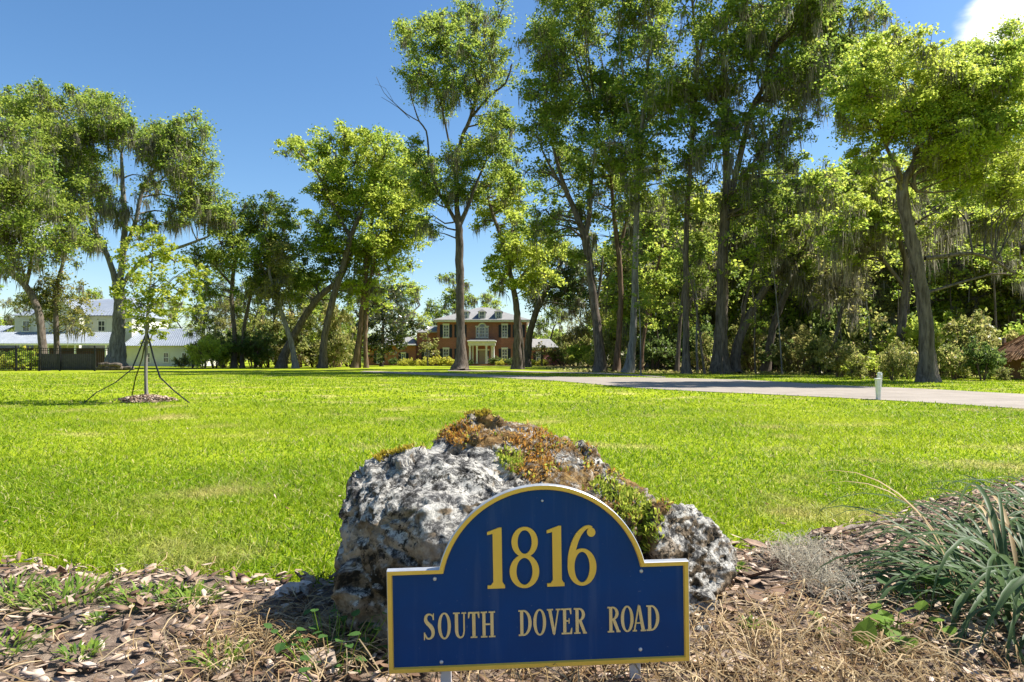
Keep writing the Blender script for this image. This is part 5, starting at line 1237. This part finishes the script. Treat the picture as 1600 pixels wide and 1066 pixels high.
# ---- brick house
bh = thing('brick_house', 'two-storey red brick house with white portico and navy shutters', 'house', ((753-HX)/F*90, 90, 0)); H = House(bh, 90)
H.rect(683, 823, 503.6, 573, 0.0, 10.0, 'wall', M['brick'])
H.rect(678.5, 827.5, 500.2, 503.5, -0.45, 10.4, 'cornice', M['cream'], bevel=0.03)
roof = H.hip(677, 829, 500, 744, 762, 476, 10.0, 0.5)
for cx in (727, 753, 779):
    k = H.k; zb, zt = H.Z(499), H.Z(487); cxm = H.X(cx); hw = 0.46
    dm = MB(); dm.box(cxm-hw, cxm+hw, 0.0, 3.2, zb, zt); do = dm.build('dormer', M['white'], roof)
    rf = MB(); rf.add([(cxm-hw-0.12,-0.12,zt+0.002),(cxm+hw+0.12,-0.12,zt+0.002),(cxm+hw+0.12,3.6,zt+0.002),(cxm-hw-0.12,3.6,zt+0.002),(cxm,0.15,zt+0.36),(cxm,3.6,zt+0.36)], [(0,1,4),(1,2,5,4),(3,0,4,5),(2,3,5),(3,2,1,0)]); rf.build('dormer_roof', M['shingle'], roof)
    gl = MB(); gl.box(cxm-0.26, cxm+0.26, -0.03, -0.001, zb+0.14, zt-0.1); gl.build('dormer_pane', M['glass'], roof)
    bar = MB(); bar.box(cxm-0.02, cxm+0.02, -0.05, -0.031, zb+0.14, zt-0.1); bar.box(cxm-0.26, cxm+0.26, -0.047, -0.032, (zb+zt)/2, (zb+zt)/2+0.05); bar.build('dormer_bar', M['white'], roof)
    for sx_ in (-1, 1):
        ck = MB(); ck.box(cxm+sx_*(hw+0.004)-0.003, cxm+sx_*(hw+0.004)+0.003, 0.06, 3.1, zb+0.02, zt-0.03); ck.build('dormer_shade_cheek', M['navy'], roof)  # navy skins put the shadow on the dormer sides into colour
for cx in (697, 719.5, 788.5, 810.5):
    H.window(cx-4.7, cx+4.7, 507.5, 527.5, 4, 2, 0.36); H.window(cx-4.7, cx+4.7, 545, 566, 4, 2, 0.36)
# palladian window over the porch
H.window(749, 757.8, 511, 527.6, 3, 2, 0, -0.004, False); H.window(743.6, 748.4, 511, 527.6, 3, 1, 0, 0, False); H.window(758.4, 763.2, 511, 527.6, 3, 1, 0, 0, False)
c0 = (H.X(753.4), H.Z(511)); ra = 4.4*H.k
am = MB(); A = [(c0[0]+(ra+0.2)*math.cos(math.pi*i/16), c0[1]+(ra+0.2)*math.sin(math.pi*i/16)) for i in range(17)]; B = [(c0[0]+ra*math.cos(math.pi*i/16), c0[1]+ra*math.sin(math.pi*i/16)) for i in range(17)]
am.prism(A+B[::-1], -0.11, 0.02); am.build('arch', M['cream'], bh)
ag = MB(); ag.prism(B, -0.03, 0.01); ag.build('fanlight', M['glass'], bh)
for a_, b_ in ((742.5, 748.4), (758.4, 764.3)): H.rect(a_, b_, 509.2, 510.9, -0.13, 0.02, 'lintel', M['cream'])
H.rect(743, 764, 527.8, 529, -0.13, 0.02, 'sill', M['cream'])
# portico
H.rect(731.5, 776, 533.0, 535.4, -2.5, -0.002, 'porch_cornice', M['cream'], bevel=0.05)
H.rect(733, 774.5, 535.5, 540.5, -2.35, -0.002, 'porch_beam', M['cream'])
pr_ = MB(); zt = H.Z(533)+0.003; pr_.add([(H.X(732),-2.45,zt),(H.X(775.5),-2.45,zt),(H.X(775.5),-0.01,zt),(H.X(732),-0.01,zt),(H.X(737),-0.3,H.Z(530)),(H.X(770.5),-0.3,H.Z(530)),(H.X(770.5),-0.01,H.Z(530)),(H.X(737),-0.01,H.Z(530))], [(0,1,5,4),(1,2,6,5),(3,0,4,7),(4,5,6,7),(2,3,7,6)]); pr_.build('porch_roof', plain('dark_porch_roof', (0.07,0.07,0.075), None, 0.7), bh)
for cx, yy in ((735.8,-2.05),(746.5,-2.1),(761,-2.1),(771.8,-2.05),(739.2,-0.35),(768.4,-0.35)):
    cm = MB(); zt, zb = H.Z(540.6), 0.26; rc = 0.135
    cm.lathe([(rc*1.35,zb),(rc*1.35,zb+0.08),(rc*1.1,zb+0.14),(rc,zb+0.2),(rc*1.0,zb+1.2),(rc*0.86,zt-0.2),(rc*1.1,zt-0.13),(rc*1.25,zt-0.06),(rc*1.3,zt-0.003)], H.X(cx), yy, 16); cm.build('column', M['white'], bh, True)
H.rect(732, 775.5, 569.0, 573, -2.6, -0.003, 'porch_floor', M['brick'])
dr_ = H.rect(748.6, 760.2, 548.5, 568.9, -0.06, 0.02, 'door', M['door'])
for i in range(2):
    for j in range(3):
        H.rect(749.6+i*5.3, 753.9+i*5.3, 550+j*6.2, 555+j*6.2, -0.075, -0.061, 'door_panel', M['door'], dr_)
H.rect(759.0, 759.5, 559, 560, -0.11, -0.061, 'handle', M['black'], dr_)
for a_, b_ in ((744.8, 747.4), (761.4, 764)): H.rect(a_, b_, 548.5, 568.9, -0.05, 0.02, 'sidelight', M['glass'])
H.rect(744, 765, 545.6, 547.9, -0.08, 0.02, 'door_lintel', M['cream'])
# wings
H.rect(648, 682.9, 519, 573, 2.0, 9.0, 'wing_wall', M['brick']); H.hip(645, 684.5, 518.8, 655, 683, 507, 7.0, 0.4, 'wing_roof', None, 2.0); H.rect(646.5, 682.6, 517.6, 519.0, 1.7, 1.99, 'wing_cornice', M['cream'])
H.rect(573, 647.9, 540, 573, 1.0, 8.0, 'wing_wall', M['brick']); H.hip(570, 650, 539.8, 585, 636, 525, 7.0, 0.4, 'wing_roof', None, 1.0); H.rect(571.5, 647.8, 538.6, 540.1, 0.6, 0.99, 'wing_cornice', M['cream'])
H.rect(823.1, 872, 544, 573, 1.0, 8.0, 'wing_wall', M['brick']); H.hip(823.2, 875, 543.8, 828, 862, 528, 7.0, 0.4, 'wing_roof', None, 1.0); H.rect(823.2, 873.5, 542.6, 544.1, 0.6, 0.99, 'wing_cornice', M['cream'])
for cx in (590, 628.5): H.window(cx-3.6, cx+3.6, 552, 567.5, 4, 2, 0.32, 1.0)
H.window(660, 668, 545, 566, 4, 2, 0.32, 2.0); H.window(838, 845, 551, 567, 4, 2, 0.32, 1.0)

# ---- white house on the left
wh_ = thing('white_house', 'white two-storey house with ribbed metal roofs behind the black fence', 'house', ((120-HX)/F*84, 84, 0)); W = House(wh_, 84)
W.rect(23, 206, 494, 573, 0, 9, 'wall', M['stucco'])
def ribroof(V, Fc, name, ribs, parent=None):
    """a roof skin plus raised ribs on its first face, running eave to ridge"""
    m = MB(); m.add(V, Fc)
    a, b, c, d_ = [Vector(V[i]) for i in (Fc[0] if len(Fc[0]) == 4 else (*Fc[0], Fc[0][2]))]
    for i in range(1, ribs):
        t = i/ribs; p, q = a.lerp(b, t), d_.lerp(c, t); nrm = (b-a).cross(d_-a).normalized(); nrm = nrm if nrm.z > 0 else -nrm
        s_ = (b-a).normalized()*0.03
        m.add([p-s_, p+s_, q+s_, q-s_, p-s_+nrm*0.05, p+s_+nrm*0.05, q+s_+nrm*0.05, q-s_+nrm*0.05], [(4,5,6,7),(0,1,5,4),(1,2,6,5),(2,3,7,6),(3,0,4,7)])
    return m.build(name, M['metalroof'], parent or wh_)
X, Z = W.X, W.Z
ribroof([(X(20),-0.6,Z(493.5)),(X(210),-0.6,Z(493.5)),(X(178),4.5,Z(460)),(X(62),4.5,Z(466)),(X(210),9.6,Z(493.5)),(X(20),9.6,Z(493.5))], [(0,1,2,3),(1,4,2),(4,5,3,2),(5,0,3)], 'roof', 40)
# front gable
ribroof([(X(141),-2.0,Z(494)),(X(141),4.4,Z(494)),(X(104),4.4,Z(466)),(X(104),-2.0,Z(466))], [(0,1,2,3)], 'gable_roof', 10)
ribroof([(X(66),-2.0,Z(494)),(X(66),4.4,Z(494)),(X(104),4.4,Z(466)),(X(104),-2.0,Z(466))], [(0,1,2,3)], 'gable_roof', 10)
gb = MB(); gb.prism([(X(68),Z(494)),(X(139),Z(494)),(X(104),Z(468.2))], -1.8, -1.6); gb.build('gable_wall', M['stucco'], wh_)
W.rect(69, 138, 494.2, 573, -1.8, -0.003, 'bay_wall', M['stucco'])
for a_, b_, fr_ in ((35.5,47,0),(73,82,-1.8),(122,130,-1.8),(153,165,0),(192,198,0)): W.window(a_, b_, 501, 518.5, 2, 2, 0, fr_, False)
ribroof([(X(-10),-5.4,Z(539)),(X(214),-5.4,Z(539)),(X(206),-1.85,Z(520)),(X(2),-1.85,Z(520))], [(0,1,2,3)], 'porch_roof', 60)
W.rect(-8, 212, 538.0, 541, -5.35, -5.1, 'fascia', M['white'])
for px_ in (0, 40, 80, 120, 160, 205): W.rect(px_-0.9, px_+0.9, 541.1, 573, -5.3, -5.12, 'porch_post', M['white'])
W.rect(8, 205, 545, 573, -1.95, -1.81, 'porch_back_wall', M['darkwood'])
W.rect(212, 318, 541, 573, -2.0, 5.0, 'side_wing_wall', M['stucco'])
ribroof([(X(208),-2.6,Z(541)),(X(322),-2.6,Z(541)),(X(300),1.5,Z(513)),(X(212),1.5,Z(513)),(X(322),5.6,Z(541)),(X(208),5.6,Z(541))], [(0,1,2,3),(1,4,2),(4,5,3,2),(5,0,3)], 'wing_roof', 32)
for a_ in (240, 268, 296): W.window(a_, a_+9, 551, 567, 2, 2, 0, -2.0, False)
ribroof([(X(-140),-3.0,Z(538)),(X(-2),-3.0,Z(538)),(X(10),1.5,Z(508)),(X(-140),1.5,Z(508))], [(0,1,2,3)], 'garage_roof', 30)
W.rect(-140, 7, 539, 573, -2.2, 5, 'garage_wall', M['stucco'])

# ---- black fence before it
fe = thing('metal_fence', 'black metal fence with dark screen cloth before the white house', 'fence', (G(60,580).x, 47, 0)); k = 47/F
fx = lambda px_: (px_-HX)*k-fe.location.x
for px_ in (-75,-25,25,61.5,93.5,148): 
    m = MB(); m.box(fx(px_)-0.045, fx(px_)+0.045, -0.045, 0.045, 0, 1.72); m.add([(fx(px_)-0.055,-0.055,1.722),(fx(px_)+0.055,-0.055,1.722),(fx(px_)+0.055,0.055,1.722),(fx(px_)-0.055,0.055,1.722),(fx(px_),0,1.80)], [(0,1,4),(1,2,4),(2,3,4),(3,0,4),(3,2,1,0)]); m.build('post', M['black'], fe)
for z_ in (0.18, 1.42, 1.56):
    m = MB(); m.box(fx(-80), fx(170), -0.015, 0.015, z_, z_+0.035); m.build('rail', M['black'], fe)
x = fx(-74)
while x < fx(172):
    m = MB(); m.box(x-0.009, x+0.009, -0.0125, 0.0125, 0.06, 1.62); m.build('picket', M['black'], fe); x += 0.14
m = MB(); m.box(fx(62), fx(148), 0.10, 0.11, 0.05, 1.2); m.build('screen', M['screen'], fe)
# logs lying at the foot of the oak
lr = random.Random(4)
for i, (px_, ln, dz, rz, lab) in enumerate([(165,2.4,0.16,0.1,'dark cut log lying longest at the foot of the mossy oak'), (190,1.5,0.14,-0.25,'dark log at the right of the log pile under the mossy oak'), (152,1.1,0.13,0.5,'short dark log at the left of the log pile'), (172,1.6,0.42,0.05,'dark log resting on top of the log pile')]):
    m = MB(); ps = [Vector((-ln/2+ln*j/6, 0.04*lr.gauss(0, 1), 0.03*lr.gauss(0, 1))) for j in range(7)]; m.tube(ps, [0.15*lr.uniform(0.85, 1.1) for _ in ps], 11)
    o = m.build('cut_log', M['bark'], None, True); o.location = ((px_-HX)/F*50, 50+0.35*(i % 3), dz); o.rotation_euler = (0, 0, rz); tag(o, lab, 'log')
# ---- weathered white post at the edge of the drive
g = G(1373, 625); wp = thing('drive_post', 'weathered white post with rounded head at the edge of the drive', 'post', (g.x, g.y, 0)); k = g.y/F
M['oldwhite'] = plain('weathered_white', (0.82,0.80,0.74), (0.58,0.56,0.5), 0.8, 14, 0.3, 0, 0.004)
def slab(x0b, x1b, x0t, x1t, z0_, z1_, y0_, y1_, name, rounded):
    n_ = 9; cx, rt = (x0t+x1t)/2, (x1t-x0t)/2
    top = [(cx+rt*math.cos(math.pi*i/n_), z1_+(rt if rounded else rt*0.55)*math.sin(math.pi*i/n_)) for i in range(n_+1)]
    m = MB(); m.prism([(x0b, z0_), (x1b, z0_)]+top, y0_, y1_); return m.build(name, M['oldwhite'], wp, bevel=0.006)
slab(-0.02*1, 0.045, 0.008, 0.092, -0.06, 0.51, 0.02, 0.085, 'post', True)
slab(-0.045, 0.012, -0.072, 0.004, -0.06, 0.395, -0.06, 0.015, 'post', False)
m = MB(); m.box(-0.088, 0.018, -0.072, 0.018, 0.398, 0.43); m.build('cap', M['oldwhite'], wp, bevel=0.01)
m = MB(); m.lathe([(0.018,0.0),(0.018,0.012),(0.006,0.02)], 0.05, -0.0, 10); o = m.build('bolt', M['silver'], wp); o.rotation_euler = (R(90), 0, 0); o.location = (0, 0.02, 0.5)
# ---- thatched hut at the right edge
th_ = thing('thatched_hut', 'brown thatched hut half hidden by brush at the right edge', 'hut', ((1648-HX)/F*27, 27, 0))
M['thatch'] = islandmat('thatch', [(0,(0.16,0.08,0.04)),(0.5,(0.34,0.18,0.09)),(1,(0.5,0.31,0.17))], 0.9, 20, 0.1)
for sx_ in (-1.3, 1.3):
    for sy_ in (-1.0, 1.0):
        m = MB(); m.tube([(sx_, sy_, -0.1), (sx_+0.02, sy_, 0.9), (sx_, sy_, 1.7)], [0.08, 0.075, 0.07], 10); m.build('post', M['bark_brown'], th_, True)
r = np.random.default_rng(8); n_ = 5200; a = r.random(n_)*2*np.pi; t = r.random(n_)**0.6
sc_ = 1/np.maximum(np.abs(np.cos(a)), np.abs(np.sin(a)))**0.5
rad = (0.15+1.75*t)*sc_; z = 2.35-1.25*t
c = np.stack([rad*np.cos(a), rad*np.sin(a)*0.85, z+0.03*r.random(n_)], 1); out = np.stack([np.cos(a), np.sin(a), -0.8+0*a], 1); out /= np.linalg.norm(out, axis=1)[:, None]
sd = np.stack([-np.sin(a), np.cos(a), 0.15*r.normal(0, 1, n_)], 1); L = (0.3+0.25*r.random(n_))[:, None]
V = np.stack([c-sd*0.02, c+sd*0.02, c+out*L+sd*0.008+r.normal(0, 0.03, (n_, 3)), c+out*L*1.1-sd*0.008+r.normal(0, 0.02, (n_, 3))], 1)
th_o = mesh_np('thatch', V.reshape(-1, 3), np.arange(4*n_).reshape(n_, 4), M['thatch'], th_); th_o['kind'] = 'stuff'
m = MB(); m.lathe([(1.95,1.12),(1.0,1.75),(0.12,2.36)], 0, 0, 20); m.build('roof_core', M['thatch'], th_)
m = MB(); m.box(-1.35, 1.35, 0.9, 0.98, 0.0, 1.5); m.build('back_panel', M['thatch'], th_)
